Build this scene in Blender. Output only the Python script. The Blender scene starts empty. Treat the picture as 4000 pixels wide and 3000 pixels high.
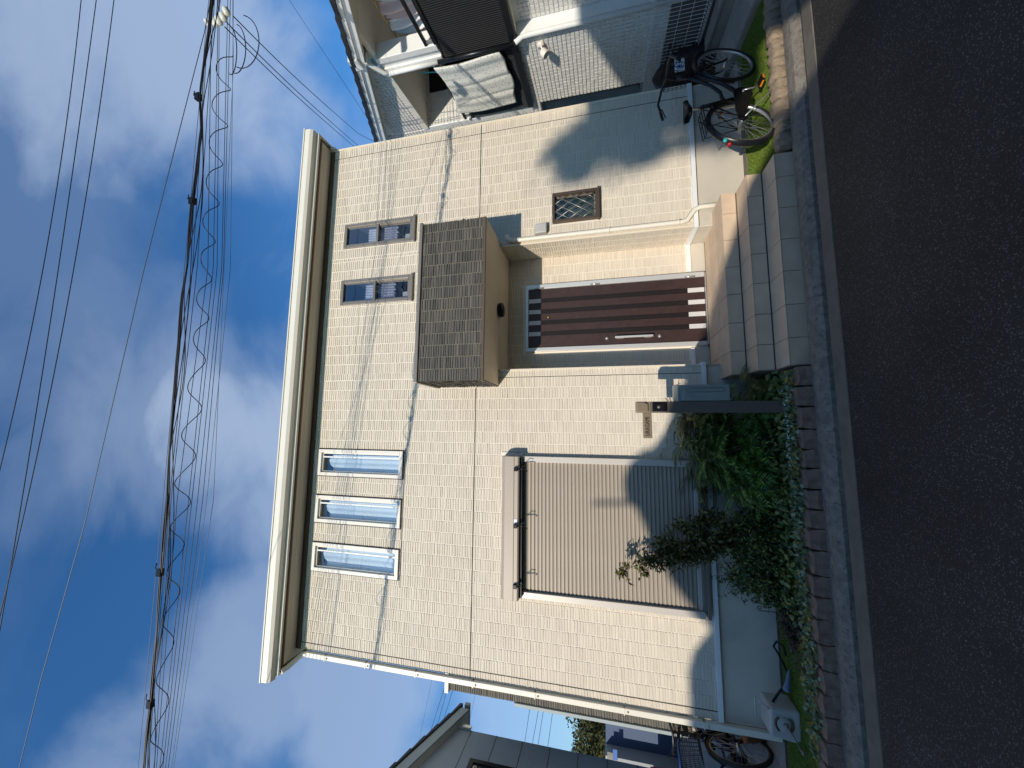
import bpy, bmesh, math, random
import numpy as np
from mathutils import Vector, Matrix
random.seed(7); RNG = np.random.default_rng(7)
R = math.radians
scn = bpy.context.scene
COL = scn.collection

# ------------------------------------------------------------------ camera
EYE = np.array([0.0, -5.0, 1.88]); FPX = 1474.0
EX = np.array([0.99309653, 0.00967559, 0.1169002])      # world x, y, z in (right, down, forward) of the upright view
EY = np.array([-0.11589959, 0.23447121, 0.96518938])
EZ = np.array([-0.01807095, -0.97207491, 0.23397394])
cam_d = bpy.data.cameras.new('camera'); cam = bpy.data.objects.new('camera', cam_d); COL.objects.link(cam)
cam_d.sensor_fit = 'HORIZONTAL'; cam_d.sensor_width = 36.0; cam_d.lens = FPX / 4000 * 36
cam_d.clip_start = 0.05; cam_d.clip_end = 2000
right = Vector((EX[0], EY[0], EZ[0])); down = Vector((EX[1], EY[1], EZ[1])); fwd = Vector((EX[2], EY[2], EZ[2]))
m = Matrix.Identity(4)                                   # the phone was held on its side: image x runs down the wall
for i in range(3):
    m[i][0] = down[i]; m[i][1] = right[i]; m[i][2] = -fwd[i]; m[i][3] = EYE[i]
cam.matrix_world = m
scn.camera = cam

def ray(X, Y):
    r = np.array([1500.0 - Y, X - 2000.0, FPX]); return np.array([r @ EX, r @ EY, r @ EZ])
def at(X, Y, y=0.0):
    r = ray(X, Y); return tuple(EYE + r * ((y - EYE[1]) / r[1]))

# ------------------------------------------------------------------ world and sun
SUND = Vector((-0.41, -0.69, 0.31)).normalized()          # towards the sun
elev = math.asin(SUND.z)
wd = bpy.data.worlds.new("World"); scn.world = wd; wd.use_nodes = True
nt = wd.node_tree; nt.nodes.clear()
N = nt.nodes.new; L = nt.links.new
out = N('ShaderNodeOutputWorld'); bg = N('ShaderNodeBackground')
sky = N('ShaderNodeTexSky'); sky.sky_type = 'NISHITA'; sky.sun_disc = False
sky.sun_elevation = elev; sky.sun_rotation = math.atan2(SUND.x, SUND.y)
sky.air_density = 1.0; sky.dust_density = 0.3; sky.ozone_density = 2.5
bg.inputs['Strength'].default_value = 0.145
tc = N('ShaderNodeTexCoord')
def vmath(op, a, b=None):
    n = N('ShaderNodeVectorMath'); n.operation = op
    for i, v in enumerate((a, b)):
        if v is None: continue
        if isinstance(v, (tuple, list)): n.inputs[i].default_value = v
        else: L(v, n.inputs[i])
    return n
def fmath(op, a, b=None, clamp=False):
    n = N('ShaderNodeMath'); n.operation = op; n.use_clamp = clamp
    for i, v in enumerate((a, b)):
        if v is None: continue
        if isinstance(v, (int, float)): n.inputs[i].default_value = v
        else: L(v, n.inputs[i])
    return n.outputs[0]
def smooth(v, lo, hi):
    n = N('ShaderNodeMapRange'); n.interpolation_type = 'SMOOTHSTEP'
    n.inputs['From Min'].default_value = lo; n.inputs['From Max'].default_value = hi; L(v, n.inputs['Value']); return n.outputs[0]
gen = tc.outputs['Generated']
# wispy detail, stretched along one direction as the clouds are
mp = N('ShaderNodeMapping'); mp.inputs['Rotation'].default_value = (0.3, 0.5, 0.7); mp.inputs['Scale'].default_value = (1.0, 2.3, 1.6)
L(gen, mp.inputs['Vector'])
nz = N('ShaderNodeTexNoise'); nz.inputs['Scale'].default_value = 2.6; nz.inputs['Detail'].default_value = 7; nz.inputs['Roughness'].default_value = 0.52
nz.inputs['Distortion'].default_value = 0.35
L(mp.outputs[0], nz.inputs['Vector'])
nz2 = N('ShaderNodeTexNoise'); nz2.inputs['Scale'].default_value = 1.6; nz2.inputs['Detail'].default_value = 4; L(gen, nz2.inputs['Vector'])
wisp = smooth(nz.outputs['Fac'], 0.46, 0.78)
field = smooth(nz2.outputs['Fac'], 0.30, 0.62)
veil = fmath('MULTIPLY', fmath('MULTIPLY', wisp, field), 0.42)
total = veil
nzb = fmath('SUBTRACT', nz.outputs['Fac'], 0.5)
for (dx, dy, dz), rad, amp in (((.61, .39, .69), 10, .62), ((.55, .42, .72), 7, .40), ((.10, .53, .84), 9, .20), ((-.02, .67, .74), 8, .66),
                               ((-.10, .70, .71), 8, .5), ((.02, .60, .80), 10, .35), ((-.41, .64, .65), 7, .42), ((-.49, .60, .64), 8, .45),
                               ((-.55, .70, .45), 8, .5), ((-.57, .80, .19), 8, .5), ((.35, .25, .90), 12, .15), ((-.6, -.5, .6), 22, .5), ((.7, -.6, .35), 20, .6), ((-.9, .1, .35), 20, .55)):
    v = Vector((dx, dy, dz)).normalized()
    d = vmath('DOT_PRODUCT', gen, tuple(v)).outputs['Value']
    dd = fmath('ADD', d, fmath('MULTIPLY', nzb, 0.12 * rad / 12))
    s = smooth(dd, math.cos(R(rad * 1.7)), math.cos(R(rad * 0.1)))
    total = fmath('MAXIMUM', total, fmath('MULTIPLY', s, amp))
tint = N('ShaderNodeMix'); tint.data_type = 'RGBA'; tint.blend_type = 'MULTIPLY'; tint.inputs['Factor'].default_value = 1.0
tint.inputs['B'].default_value = (0.42, 0.90, 1.27, 1)
L(sky.outputs[0], tint.inputs['A'])
mx = N('ShaderNodeMix'); mx.data_type = 'RGBA'
mx.inputs['B'].default_value = (3.5, 4.3, 5.6, 1)
L(total, mx.inputs['Factor']); L(tint.outputs['Result'], mx.inputs['A'])
L(mx.outputs['Result'], bg.inputs['Color']); L(bg.outputs[0], out.inputs[0])

sd = bpy.data.lights.new('sun', 'SUN'); so = bpy.data.objects.new('sun', sd); COL.objects.link(so)
sd.energy = 4.1; sd.angle = R(0.53); sd.color = (1.0, 0.91, 0.79)
so.rotation_euler = SUND.to_track_quat('Z', 'Y').to_euler(); so.location = (-20, -30, 20)
vs = scn.view_settings; vs.view_transform = 'Standard'; vs.look = 'None'; vs.gamma = 1; vs.exposure = 0.0; vs.use_curve_mapping = False

# ------------------------------------------------------------------ materials
def mat(name, col, rough=0.6, var=0.0, vscale=3.0, bump=0.0, bscale=60.0, metal=0.0, spec=0.5, island=0.0, cols=None, stain=None, coat=0):
    m = bpy.data.materials.new(name); m.use_nodes = True
    t = m.node_tree; n = t.nodes; l = t.links; p = n['Principled BSDF']
    p.inputs['Roughness'].default_value = rough; p.inputs['Metallic'].default_value = metal
    p.inputs['Specular IOR Level'].default_value = spec
    if coat: p.inputs['Coat Weight'].default_value = coat
    c4 = (*col, 1)
    p.inputs['Base Color'].default_value = c4
    src = None
    g = n.new('ShaderNodeNewGeometry'); tcn = n.new('ShaderNodeTexCoord')
    if cols:
        cr = n.new('ShaderNodeValToRGB'); e = cr.color_ramp.elements
        cr.color_ramp.interpolation = 'LINEAR'
        e[0].position = 0; e[0].color = (*cols[0], 1); e[1].position = 1; e[1].color = (*cols[-1], 1)
        for i in range(1, len(cols) - 1):
            x = e.new(i / (len(cols) - 1)); x.color = (*cols[i], 1)
        l.new(g.outputs['Random Per Island'], cr.inputs[0]); src = cr.outputs[0]
    def mult(src, fac_out, lo, hi):
        mr = n.new('ShaderNodeMapRange'); mr.inputs['From Min'].default_value = 0.25; mr.inputs['From Max'].default_value = 0.75
        mr.inputs['To Min'].default_value = lo; mr.inputs['To Max'].default_value = hi
        l.new(fac_out, mr.inputs['Value'])
        mm = n.new('ShaderNodeMix'); mm.data_type = 'RGBA'; mm.blend_type = 'MULTIPLY'; mm.inputs['Factor'].default_value = 1
        if src is None: mm.inputs['A'].default_value = c4
        else: l.new(src, mm.inputs['A'])
        l.new(mr.outputs[0], mm.inputs['B']); return mm.outputs['Result']
    if island:
        mr = n.new('ShaderNodeMapRange'); mr.inputs['To Min'].default_value = 1 - island; mr.inputs['To Max'].default_value = 1 + island
        l.new(g.outputs['Random Per Island'], mr.inputs['Value'])
        mm = n.new('ShaderNodeMix'); mm.data_type = 'RGBA'; mm.blend_type = 'MULTIPLY'; mm.inputs['Factor'].default_value = 1
        if src is None: mm.inputs['A'].default_value = c4
        else: l.new(src, mm.inputs['A'])
        l.new(mr.outputs[0], mm.inputs['B']); src = mm.outputs['Result']
    if var:
        a = n.new('ShaderNodeTexNoise'); a.inputs['Scale'].default_value = vscale; a.inputs['Detail'].default_value = 6
        l.new(tcn.outputs['Object'], a.inputs['Vector'])
        src = mult(src, a.outputs['Fac'], 1 - var, 1 + var)
    if stain:
        col2, sc, lo, hi = stain
        a = n.new('ShaderNodeTexNoise'); a.inputs['Scale'].default_value = sc; a.inputs['Detail'].default_value = 8; a.inputs['Roughness'].default_value = .65
        l.new(tcn.outputs['Object'], a.inputs['Vector'])
        mr = n.new('ShaderNodeMapRange'); mr.inputs['From Min'].default_value = lo; mr.inputs['From Max'].default_value = hi
        l.new(a.outputs['Fac'], mr.inputs['Value'])
        mm = n.new('ShaderNodeMix'); mm.data_type = 'RGBA'; l.new(mr.outputs[0], mm.inputs['Factor'])
        if src is None: mm.inputs['A'].default_value = c4
        else: l.new(src, mm.inputs['A'])
        mm.inputs['B'].default_value = (*col2, 1); src = mm.outputs['Result']
    if src is not None: l.new(src, p.inputs['Base Color'])
    if bump:
        a = n.new('ShaderNodeTexNoise'); a.inputs['Scale'].default_value = bscale; a.inputs['Detail'].default_value = 5
        l.new(tcn.outputs['Object'], a.inputs['Vector'])
        b = n.new('ShaderNodeBump'); b.inputs['Strength'].default_value = bump; b.inputs['Distance'].default_value = 0.01
        l.new(a.outputs['Fac'], b.inputs['Height']); l.new(b.outputs[0], p.inputs['Normal'])
    return m
def glass(name, base=0.22, tint=(0.75, 0.85, 0.9)):
    m = bpy.data.materials.new(name); m.use_nodes = True
    t = m.node_tree; n = t.nodes; l = t.links; n.clear()
    o = n.new('ShaderNodeOutputMaterial'); mixs = n.new('ShaderNodeMixShader'); tr = n.new('ShaderNodeBsdfTransparent'); gl = n.new('ShaderNodeBsdfGlossy')
    tr.inputs[0].default_value = (*tint, 1); gl.inputs['Roughness'].default_value = 0.01
    f = n.new('ShaderNodeLayerWeight'); f.inputs[0].default_value = .12
    a = n.new('ShaderNodeMath'); a.operation = 'ADD'; a.inputs[1].default_value = base; a.use_clamp = True
    nn = n.new('ShaderNodeTexNoise'); nn.inputs['Scale'].default_value = 2.2
    tcn = n.new('ShaderNodeTexCoord'); l.new(tcn.outputs['Object'], nn.inputs['Vector'])
    b = n.new('ShaderNodeBump'); b.inputs['Strength'].default_value = 0.25; b.inputs['Distance'].default_value = 0.02
    l.new(nn.outputs['Fac'], b.inputs['Height']); l.new(b.outputs[0], gl.inputs['Normal'])
    l.new(f.outputs['Facing'], a.inputs[0]); l.new(a.outputs[0], mixs.inputs[0]); l.new(tr.outputs[0], mixs.inputs[1]); l.new(gl.outputs[0], mixs.inputs[2]); l.new(mixs.outputs[0], o.inputs[0])
    return m
M = {}
M['tile'] = mat('cream_tile', (.625, .55, .435), .75, var=.05, vscale=1.5, island=.05, bump=.35, bscale=45)
M['groove'] = mat('cream_joint', (.77, .70, .58), .8)
M['darktile'] = mat('charcoal_tile', (.080, .074, .060), .6, island=.28, bump=.5, bscale=60)
M['darkgroove'] = mat('dark_joint', (.19, .175, .13), .8)
M['whitetile'] = mat('white_tile', (.68, .665, .62), .5, island=.05, bump=.2, bscale=60)
M['whitegroove'] = mat('white_joint', (.82, .81, .77), .8)
M['cream'] = mat('cream_paint', (.76, .71, .59), .45, var=.03)
M['trimcream'] = mat('cream_trim', (.72, .64, .50), .45)
M['white'] = mat('white_paint', (.78, .79, .76), .4, var=.03)
M['soffit'] = mat('soffit_board', (.62, .58, .46), .7)
M['beigesoffit'] = mat('beige_soffit', (.76, .68, .52), .8, var=.04, bump=.15, bscale=180)
M['brownstrip'] = mat('brown_strip', (.10, .065, .04), .6)
M['sealant'] = mat('dark_sealant', (.05, .035, .025), .7)
M['foundation'] = mat('foundation_render', (.55, .50, .41), .85, var=.10, vscale=1.3, bump=.15, bscale=90, stain=((.34, .33, .28), 1.2, .55, .85))
M['champagne'] = mat('champagne_aluminium', (.58, .53, .46), .4, metal=.15)
M['shutter'] = mat('bronze_shutter_paint', (.39, .335, .265), .5, metal=.1, var=.03)
M['greyframe'] = mat('grey_bronze_frame', (.26, .23, .19), .4, metal=.4)
M['palecream'] = mat('pale_window_frame', (.78, .72, .62), .4)
M['black'] = mat('black_plastic', (.007, .007, .008), .35, spec=.25)
M['blackmetal'] = mat('black_metal', (.010, .011, .013), .3, spec=.35)
M['darkpanel'] = mat('charcoal_louvre', (.014, .015, .018), .4, var=.1)
M['silver'] = mat('satin_silver', (.62, .62, .60), .3, metal=.8)
M['chrome'] = mat('chrome', (.7, .7, .7), .15, metal=1)
M['wood'] = mat('dark_red_wood', (.040, .0195, .0165), .5, var=.25, vscale=14, bump=.1, bscale=100)
M['darkinlay'] = mat('dark_door_inlay', (.016, .012, .011), .5, spec=.25)
M['jamb'] = mat('pale_jamb', (.60, .59, .57), .3, metal=.25)
M['satin'] = mat('satin_insert', (.62, .60, .58), .5)
M['steptile'] = mat('step_tile', (.62, .47, .325), .75, var=.10, vscale=6, bump=.25, bscale=220, island=.0)
M['grout'] = mat('tile_grout', (.13, .11, .09), .9)
M['asphalt'] = None
M['concrete'] = mat('strip_concrete', (.165, .145, .115), .9, var=.18, vscale=9, bump=.8, bscale=150, stain=((.10, .095, .08), 2.0, .5, .8))
M['gutter'] = mat('gutter_concrete', (.215, .19, .155), .9, var=.36, vscale=16, bump=.9, bscale=110, stain=((.07, .08, .08), 34, .55, .68))
M['dirt'] = mat('dirt', (.05, .042, .032), .95, var=.4, vscale=20, bump=.9, bscale=60)
M['soil'] = mat('garden_soil', (.055, .042, .03), .95, var=.4, vscale=15, bump=1, bscale=40)
M['turf'] = mat('turf_base', (.09, .14, .012), .9, var=.25, vscale=8)
M['blade'] = mat('turf_blade', (.12, .19, .015), .7, cols=[(.085, .14, .010), (.13, .20, .015), (.17, .23, .03)])
M['block'] = mat('brown_block', (.22, .155, .115), .9, var=.3, vscale=14, bump=.9, bscale=55)
M['stone'] = mat('tan_stone', (.26, .20, .135), .9, var=.25, vscale=16, bump=.8, bscale=45)
M['greyconc'] = mat('rough_concrete', (.27, .255, .225), .9, var=.2, vscale=4, bump=.5, bscale=60, stain=((.13, .125, .11), 1.6, .5, .8))
M['wire'] = mat('black_cable', (.010, .010, .014), .5)
M['greywire'] = mat('grey_cable', (.10, .11, .13), .5, metal=.4)
M['porcelain'] = mat('porcelain', (.66, .66, .55), .3)
M['curtain'] = mat('sheer_curtain', (.82, .84, .86), .9)
M['lace'] = mat('lace_curtain', (.55, .52, .58), .9, var=.35, vscale=60)
M['room'] = mat('dark_room', (.05, .055, .07), .9)
M['clearglass'] = glass('window_glass', .19, (.82,.9,.95))
M['darkglass'] = glass('dark_window_glass', .06, (.6, .65, .7))
M['greybox'] = mat('grey_green_metal', (.29, .32, .29), .4, metal=.2)
M['postgrey'] = mat('grey_brown_post', (.15, .125, .105), .4, metal=.2)
M['plate'] = mat('bronze_plate', (.32, .25, .17), .4, metal=.5)
M['rubber'] = mat('tyre_rubber', (.022, .020, .018), .7)
M['bikeblue'] = mat('blue_frame_paint', (.010, .035, .13), .25, spec=.6)
M['amber'] = mat('amber_reflector', (.7, .22, .01), .3)
M['red'] = mat('red_reflector', (.28, .008, .008), .4)
M['teal'] = mat('teal_sticker', (.05, .45, .45), .4)
M['cloth'] = mat('white_cloth', (.78, .77, .76), .9, var=.04)
M['pinkcloth'] = mat('pink_cloth', (.74, .58, .55), .9)
M['bamboo'] = mat('bamboo_pole', (.50, .33, .12), .5)
M['roofdark'] = mat('dark_roof_tile', (.020, .022, .030), .5, island=.2)
M['greywall'] = mat('grey_wall_panel', (.33, .39, .45), .8, var=.05, bump=.2, bscale=70)
M['fasciablue'] = mat('pale_blue_fascia', (.34, .40, .42), .6)
M['bluewall'] = mat('slate_blue_wall', (.085, .12, .20), .8)
M['whitewall'] = mat('off_white_wall', (.36, .38, .38), .8)
M['leafdark'] = mat('shrub_leaf', (.03, .05, .012), .45, cols=[(.03, .06, .02), (.065, .12, .028), (.12, .17, .035), (.22, .20, .045)])
M['leafbright'] = mat('frond_leaf', (.05, .11, .02), .4, cols=[(.025, .075, .015), (.05, .14, .02), (.10, .22, .03), (.18, .30, .05)])
M['leafred'] = mat('reddish_leaf', (.05, .04, .015), .5, cols=[(.03, .06, .02), (.08, .10, .025), (.11, .07, .03), (.19, .17, .04), (.05, .09, .02)])
M['leafivy'] = mat('variegated_ivy_leaf', (.07, .12, .05), .5, cols=[(.035, .085, .04), (.06, .13, .05), (.12, .19, .09), (.28, .33, .20), (.05, .10, .04), (.30, .20, .02), (.09, .15, .06)])
M['leafbig'] = mat('broad_leaf', (.05, .13, .025), .4, var=.2, vscale=12)
M['leafdry'] = mat('dry_plant_leaf', (.12, .07, .06), .8, cols=[(.06, .035, .028), (.13, .08, .07), (.09, .07, .03), (.05, .06, .02)])
M['petal'] = mat('white_petal', (.62, .64, .55), .7)
M['bark'] = mat('bark', (.10, .075, .05), .9, bump=.6, bscale=60)
M['hill'] = mat('hill_foliage', (.05, .06, .015), .8, cols=[(.02, .035, .01), (.05, .06, .012), (.10, .085, .02), (.03, .05, .01)])
M['brown'] = mat('brown_leaf', (.16, .055, .015), .7)
M['palesoffit'] = mat('pale_soffit', (.78, .74, .64), .8, var=.04)
M['hose'] = mat('hose_reel_plastic', (.42, .42, .39), .5, var=.08)
M['bluegrey'] = mat('blue_grey_plastic', (.12, .17, .25), .4)
M['carred'] = mat('red_car_paint', (.45, .01, .01), .2, coat=.8)
M['darkwood'] = mat('brown_curtain', (.12, .07, .05), .8)
def asphalt():
    m = bpy.data.materials.new('asphalt'); m.use_nodes = True; t = m.node_tree; n = t.nodes; l = t.links; p = n['Principled BSDF']
    tcn = n.new('ShaderNodeTexCoord')
    v = n.new('ShaderNodeTexVoronoi'); v.inputs['Scale'].default_value = 170; l.new(tcn.outputs['Object'], v.inputs['Vector'])
    v2 = n.new('ShaderNodeTexNoise'); v2.inputs['Scale'].default_value = 1.3; v2.inputs['Detail'].default_value = 6; l.new(tcn.outputs['Object'], v2.inputs['Vector'])
    cr = n.new('ShaderNodeValToRGB'); e = cr.color_ramp.elements; e[0].position = .86; e[0].color = (.0215, .0190, .0165, 1); e[1].position = 1.0; e[1].color = (.15, .14, .135, 1)
    s = n.new('ShaderNodeSeparateColor'); l.new(v.outputs['Color'], s.inputs[0]); l.new(s.outputs[0], cr.inputs[0])
    mr = n.new('ShaderNodeMapRange'); mr.inputs['From Min'].default_value = .3; mr.inputs['From Max'].default_value = .7; mr.inputs['To Min'].default_value = .6; mr.inputs['To Max'].default_value = 1.25
    l.new(v2.outputs['Fac'], mr.inputs['Value'])
    mm = n.new('ShaderNodeMix'); mm.data_type = 'RGBA'; mm.blend_type = 'MULTIPLY'; mm.inputs['Factor'].default_value = 1
    l.new(cr.outputs[0], mm.inputs['A']); l.new(mr.outputs[0], mm.inputs['B']); l.new(mm.outputs['Result'], p.inputs['Base Color'])
    b = n.new('ShaderNodeBump'); b.inputs['Strength'].default_value = .5; b.inputs['Distance'].default_value = .004
    l.new(s.outputs[0], b.inputs['Height']); l.new(b.outputs[0], p.inputs['Normal']); p.inputs['Roughness'].default_value = .8
    return m
M['asphalt'] = asphalt()
def duvetmat():
    m = mat('floral_duvet', (.60, .60, .57), .9)
    t = m.node_tree; n = t.nodes; l = t.links; p = n['Principled BSDF']; tcn = n.new('ShaderNodeTexCoord')
    v = n.new('ShaderNodeTexVoronoi'); v.inputs['Scale'].default_value = 30; l.new(tcn.outputs['Object'], v.inputs['Vector'])
    cr = n.new('ShaderNodeValToRGB'); e = cr.color_ramp.elements; e[0].position = .22; e[0].color = (.30, .33, .33, 1); e[1].position = .30; e[1].color = (.74, .74, .67, 1)
    l.new(v.outputs['Distance'], cr.inputs[0]); l.new(cr.outputs[0], p.inputs['Base Color']); return m
M['duvet'] = duvetmat()

# ------------------------------------------------------------------ helpers
ORG = {}
def thing(name, label, cat, loc=(0, 0, 0), rotz=0.0, group=None, local=False):
    o = bpy.data.objects.new(name, None); COL.objects.link(o); o.location = loc; o.rotation_euler = (0, 0, rotz)
    o.empty_display_size = .1
    o['label'] = label; o['category'] = cat
    if group: o['group'] = group
    ORG[o.name] = (0, 0, 0) if local else tuple(loc)
    return o
def tag(o, label, cat, group=None):
    o['label'] = label; o['category'] = cat
    if group: o['group'] = group
    return o
class MB:
    def __init__(s): s.v = []; s.f = []; s.sm = []
    def add(s, vs, fs, smooth=False):
        b = len(s.v); s.v += [tuple(map(float, q)) for q in vs]; s.f += [tuple(i + b for i in f) for f in fs]; s.sm += [smooth] * len(fs); return s
    def box(s, x0, x1, y0, y1, z0, z1):
        return s.add([(x0, y0, z0), (x1, y0, z0), (x1, y1, z0), (x0, y1, z0), (x0, y0, z1), (x1, y0, z1), (x1, y1, z1), (x0, y1, z1)],
                     [(0, 3, 2, 1), (4, 5, 6, 7), (0, 1, 5, 4), (1, 2, 6, 5), (2, 3, 7, 6), (3, 0, 4, 7)])
    def quad(s, a, b, c, d): return s.add([a, b, c, d], [(0, 1, 2, 3)])
    def prism(s, poly, ax, a, b):    # poly in the two other axes, extruded along ax from a to b
        n = len(poly); vs = []
        for w in (a, b):
            for (p, q) in poly:
                vs.append({'x': (w, p, q), 'y': (p, w, q), 'z': (p, q, w)}[ax])
        fs = [tuple(range(n)), tuple(range(2 * n - 1, n - 1, -1))] + [(i, i + n, (i + 1) % n + n, (i + 1) % n) for i in range(n)]
        return s.add(vs, fs)
    def tube(s, pts, r, n=8, cap=True, closed=False):
        pts = [Vector(p) for p in pts]; m = len(pts); vs = []; prev = None
        rr = r if isinstance(r, (list, tuple)) else [r] * m
        for i, p in enumerate(pts):
            if closed: t = (pts[(i + 1) % m] - pts[i - 1]).normalized()
            else: t = (pts[min(i + 1, m - 1)] - pts[max(i - 1, 0)]).normalized()
            if prev is None:
                u = t.cross(Vector((0, 0, 1)));
                if u.length < .05: u = t.cross(Vector((1, 0, 0)))
            else: u = prev - t * prev.dot(t)
            u.normalize(); prev = u; w = t.cross(u)
            for k in range(n):
                a = 2 * math.pi * k / n; vs.append(p + (u * math.cos(a) + w * math.sin(a)) * rr[i])
        fs = []
        for i in range(m if closed else m - 1):
            j = (i + 1) % m
            for k in range(n): fs.append((i * n + k, i * n + (k + 1) % n, j * n + (k + 1) % n, j * n + k))
        if cap and not closed: fs += [tuple(range(n - 1, -1, -1)), tuple((m - 1) * n + k for k in range(n))]
        return s.add(vs, fs, True)
    def lathe(s, prof, c, axis=(0, 0, 1), n=16):
        a = Vector(axis).normalized(); u = a.orthogonal().normalized(); w = a.cross(u); c = Vector(c); vs = []
        for (r, h) in prof:
            for k in range(n):
                t = 2 * math.pi * k / n; vs.append(c + a * h + (u * math.cos(t) + w * math.sin(t)) * r)
        fs = [(i * n + k, i * n + (k + 1) % n, (i + 1) * n + (k + 1) % n, (i + 1) * n + k) for i in range(len(prof) - 1) for k in range(n)]
        fs += [tuple(range(n - 1, -1, -1)), tuple((len(prof) - 1) * n + k for k in range(n))]
        return s.add(vs, fs, True)
    def build(s, name, mt, parent=None, kind=None, bevel=0, label=None):
        me = bpy.data.meshes.new(name); vs = s.v
        if parent is not None:
            o0 = ORG[parent.name]; vs = [(a - o0[0], b - o0[1], c - o0[2]) for a, b, c in vs]
        me.from_pydata(vs, [], s.f); me.polygons.foreach_set('use_smooth', s.sm)
        me.materials.append(M[mt] if isinstance(mt, str) else mt); me.update()
        o = bpy.data.objects.new(name, me); COL.objects.link(o)
        if parent is not None: o.parent = parent; ORG[o.name] = ORG[parent.name]
        if kind: o['kind'] = kind
        if label: o['label'] = label
        if bevel:
            b = o.modifiers.new('bevel', 'BEVEL'); b.width = bevel; b.segments = 2; b.limit_method = 'ANGLE'; b.angle_limit = R(40)
        return o
def npmesh(name, V, F, mt, parent=None, kind=None):     # V (n,3), F (m,k)
    me = bpy.data.meshes.new(name); V = np.asarray(V, dtype=np.float64); F = np.asarray(F, dtype=np.int32)
    if parent is not None: V = V - np.array(ORG[parent.name])
    k = F.shape[1]
    me.vertices.add(len(V)); me.vertices.foreach_set('co', V.ravel())
    me.loops.add(F.size); me.loops.foreach_set('vertex_index', F.ravel())
    me.polygons.add(len(F)); me.polygons.foreach_set('loop_start', np.arange(0, F.size, k, dtype=np.int32))
    try: me.polygons.foreach_set('loop_total', np.full(len(F), k, dtype=np.int32))
    except Exception: pass
    me.materials.append(M[mt]); me.polygons.foreach_set('use_smooth', np.zeros(len(F), dtype=bool)); me.update(calc_edges=True); me.validate()
    o = bpy.data.objects.new(name, me); COL.objects.link(o)
    if parent is not None: o.parent = parent; ORG[o.name] = ORG[parent.name]
    if kind: o['kind'] = kind
    return o
def struct(o): o['kind'] = 'structure'; return o

# tiles on a wall. frame: origin o, u axis (along the wall), w axis (up), n outward; cells clipped by holes (u0,u1,w0,w1)
def tilefield(u0, u1, w0, w1, pu, pw, gu, gw, holes, th=.007, jit=.0015, skew=.004, stagger=True):
    out = []
    ncol = int(math.ceil((u1 - u0) / pu))
    for i in range(ncol):
        a = u0 + i * pu + gu / 2; b = min(u0 + (i + 1) * pu - gu / 2, u1)
        if b - a < .012: continue
        off = -random.random() * pw if stagger else 0.0
        w = w0 + off
        while w < w1:
            c = max(w + gw / 2, w0); d = min(w + pw - gw / 2, w1)
            if stagger: w += pw * (0.8 + .4 * random.random()) if random.random() < .5 else pw
            else: w += pw
            d = min(d, w - gw / 2)
            if d - c < .008: continue
            A, B, Cc, D = a, b, c, d; ok = True
            for (h0, h1, k0, k1) in holes:
                if B <= h0 or A >= h1 or D <= k0 or Cc >= k1: continue
                opts = [(h0 - A, 0), (B - h1, 1), (k0 - Cc, 2), (D - k1, 3)]
                best = max(opts, key=lambda q: q[0] / ((B - A) if q[1] < 2 else (D - Cc)))
                if best[0] < .007: ok = False; break
                if best[1] == 0: B = h0
                elif best[1] == 1: A = h1
                elif best[1] == 2: D = k0
                else: Cc = k1
            if ok and B - A > .007 and D - Cc > .006: out.append((A, B, Cc, D))
    return np.array(out)
def tiles(name, cells, o, u, w, n, mt, parent, th=.007, jit=.0015, skew=.0025, kind='stuff', lip=.0016):
    m = len(cells); o = np.array(o, float); u = np.array(u, float); w = np.array(w, float); n = np.array(n, float)
    A, B, C, D = cells.T
    U = np.stack([A, B, B, A, A, B, B, A], 1); W = np.stack([C, C, D, D, C, C, D, D], 1)
    Nn = np.zeros((m, 8)); t = th + RNG.uniform(-jit, jit, m)
    Nn[:, 4:] = t[:, None] + RNG.uniform(-jit, jit, (m, 4))
    tl = RNG.uniform(-jit, jit * .2, m) - lip; Nn[:, 6:] += tl[:, None]; Nn[:, 4:6] -= tl[:, None]
    W[:, 4:] += RNG.uniform(-skew, skew, (m, 4)) * .5; 
    W[:, 4] += .0015; W[:, 5] += .0015; W[:, 6] -= .0015; W[:, 7] -= .0015
    V = o + U[..., None] * u + W[..., None] * w + Nn[..., None] * n
    base = np.arange(m)[:, None] * 8
    fl = np.array([[4, 5, 6, 7], [0, 1, 5, 4], [1, 2, 6, 5], [2, 3, 7, 6], [3, 0, 4, 7]])
    F = (base[:, None, :] + fl[None]).reshape(-1, 4)
    if np.dot(np.cross(u, w), n) < 0: F = F[:, ::-1]
    return npmesh(name, V.reshape(-1, 3), F, mt, parent, kind)

# ================================================================== GROUND
HC = .08
struct(MB().box(-150, 150, -150, 150, -.30, -.20).build('ground', 'dirt'))
rd = struct(MB().box(-60, 60, -5.9, -1.50, -.19, 0.0).build('road', 'asphalt'))
# concrete strip, drain gap, gutter lip
struct(MB().box(-60, 60, -1.497, -1.34, -.19, .006).build('roadside_strip', 'concrete', bevel=.006))
struct(MB().box(-60, 60, -1.34, -1.245, -.19, -.05).build('drain_gap', 'dirt'))
g = MB()
xs = np.arange(-12, 12.1, .6)
for i in range(len(xs) - 1):
    g.prism([(-1.245, -.19), (-1.243, -.012), (-1.19, .030 + random.uniform(-.003, .003)), (-1.12, .036), (-1.045, .028), (-1.045, -.19)], 'x', xs[i] + .001, xs[i + 1] - .001)
struct(g.build('gutter', 'gutter'))
struct(MB().box(-30, 30, -9.8, -5.9, -.19, .10).build('far_ground', 'greyconc'))
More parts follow.
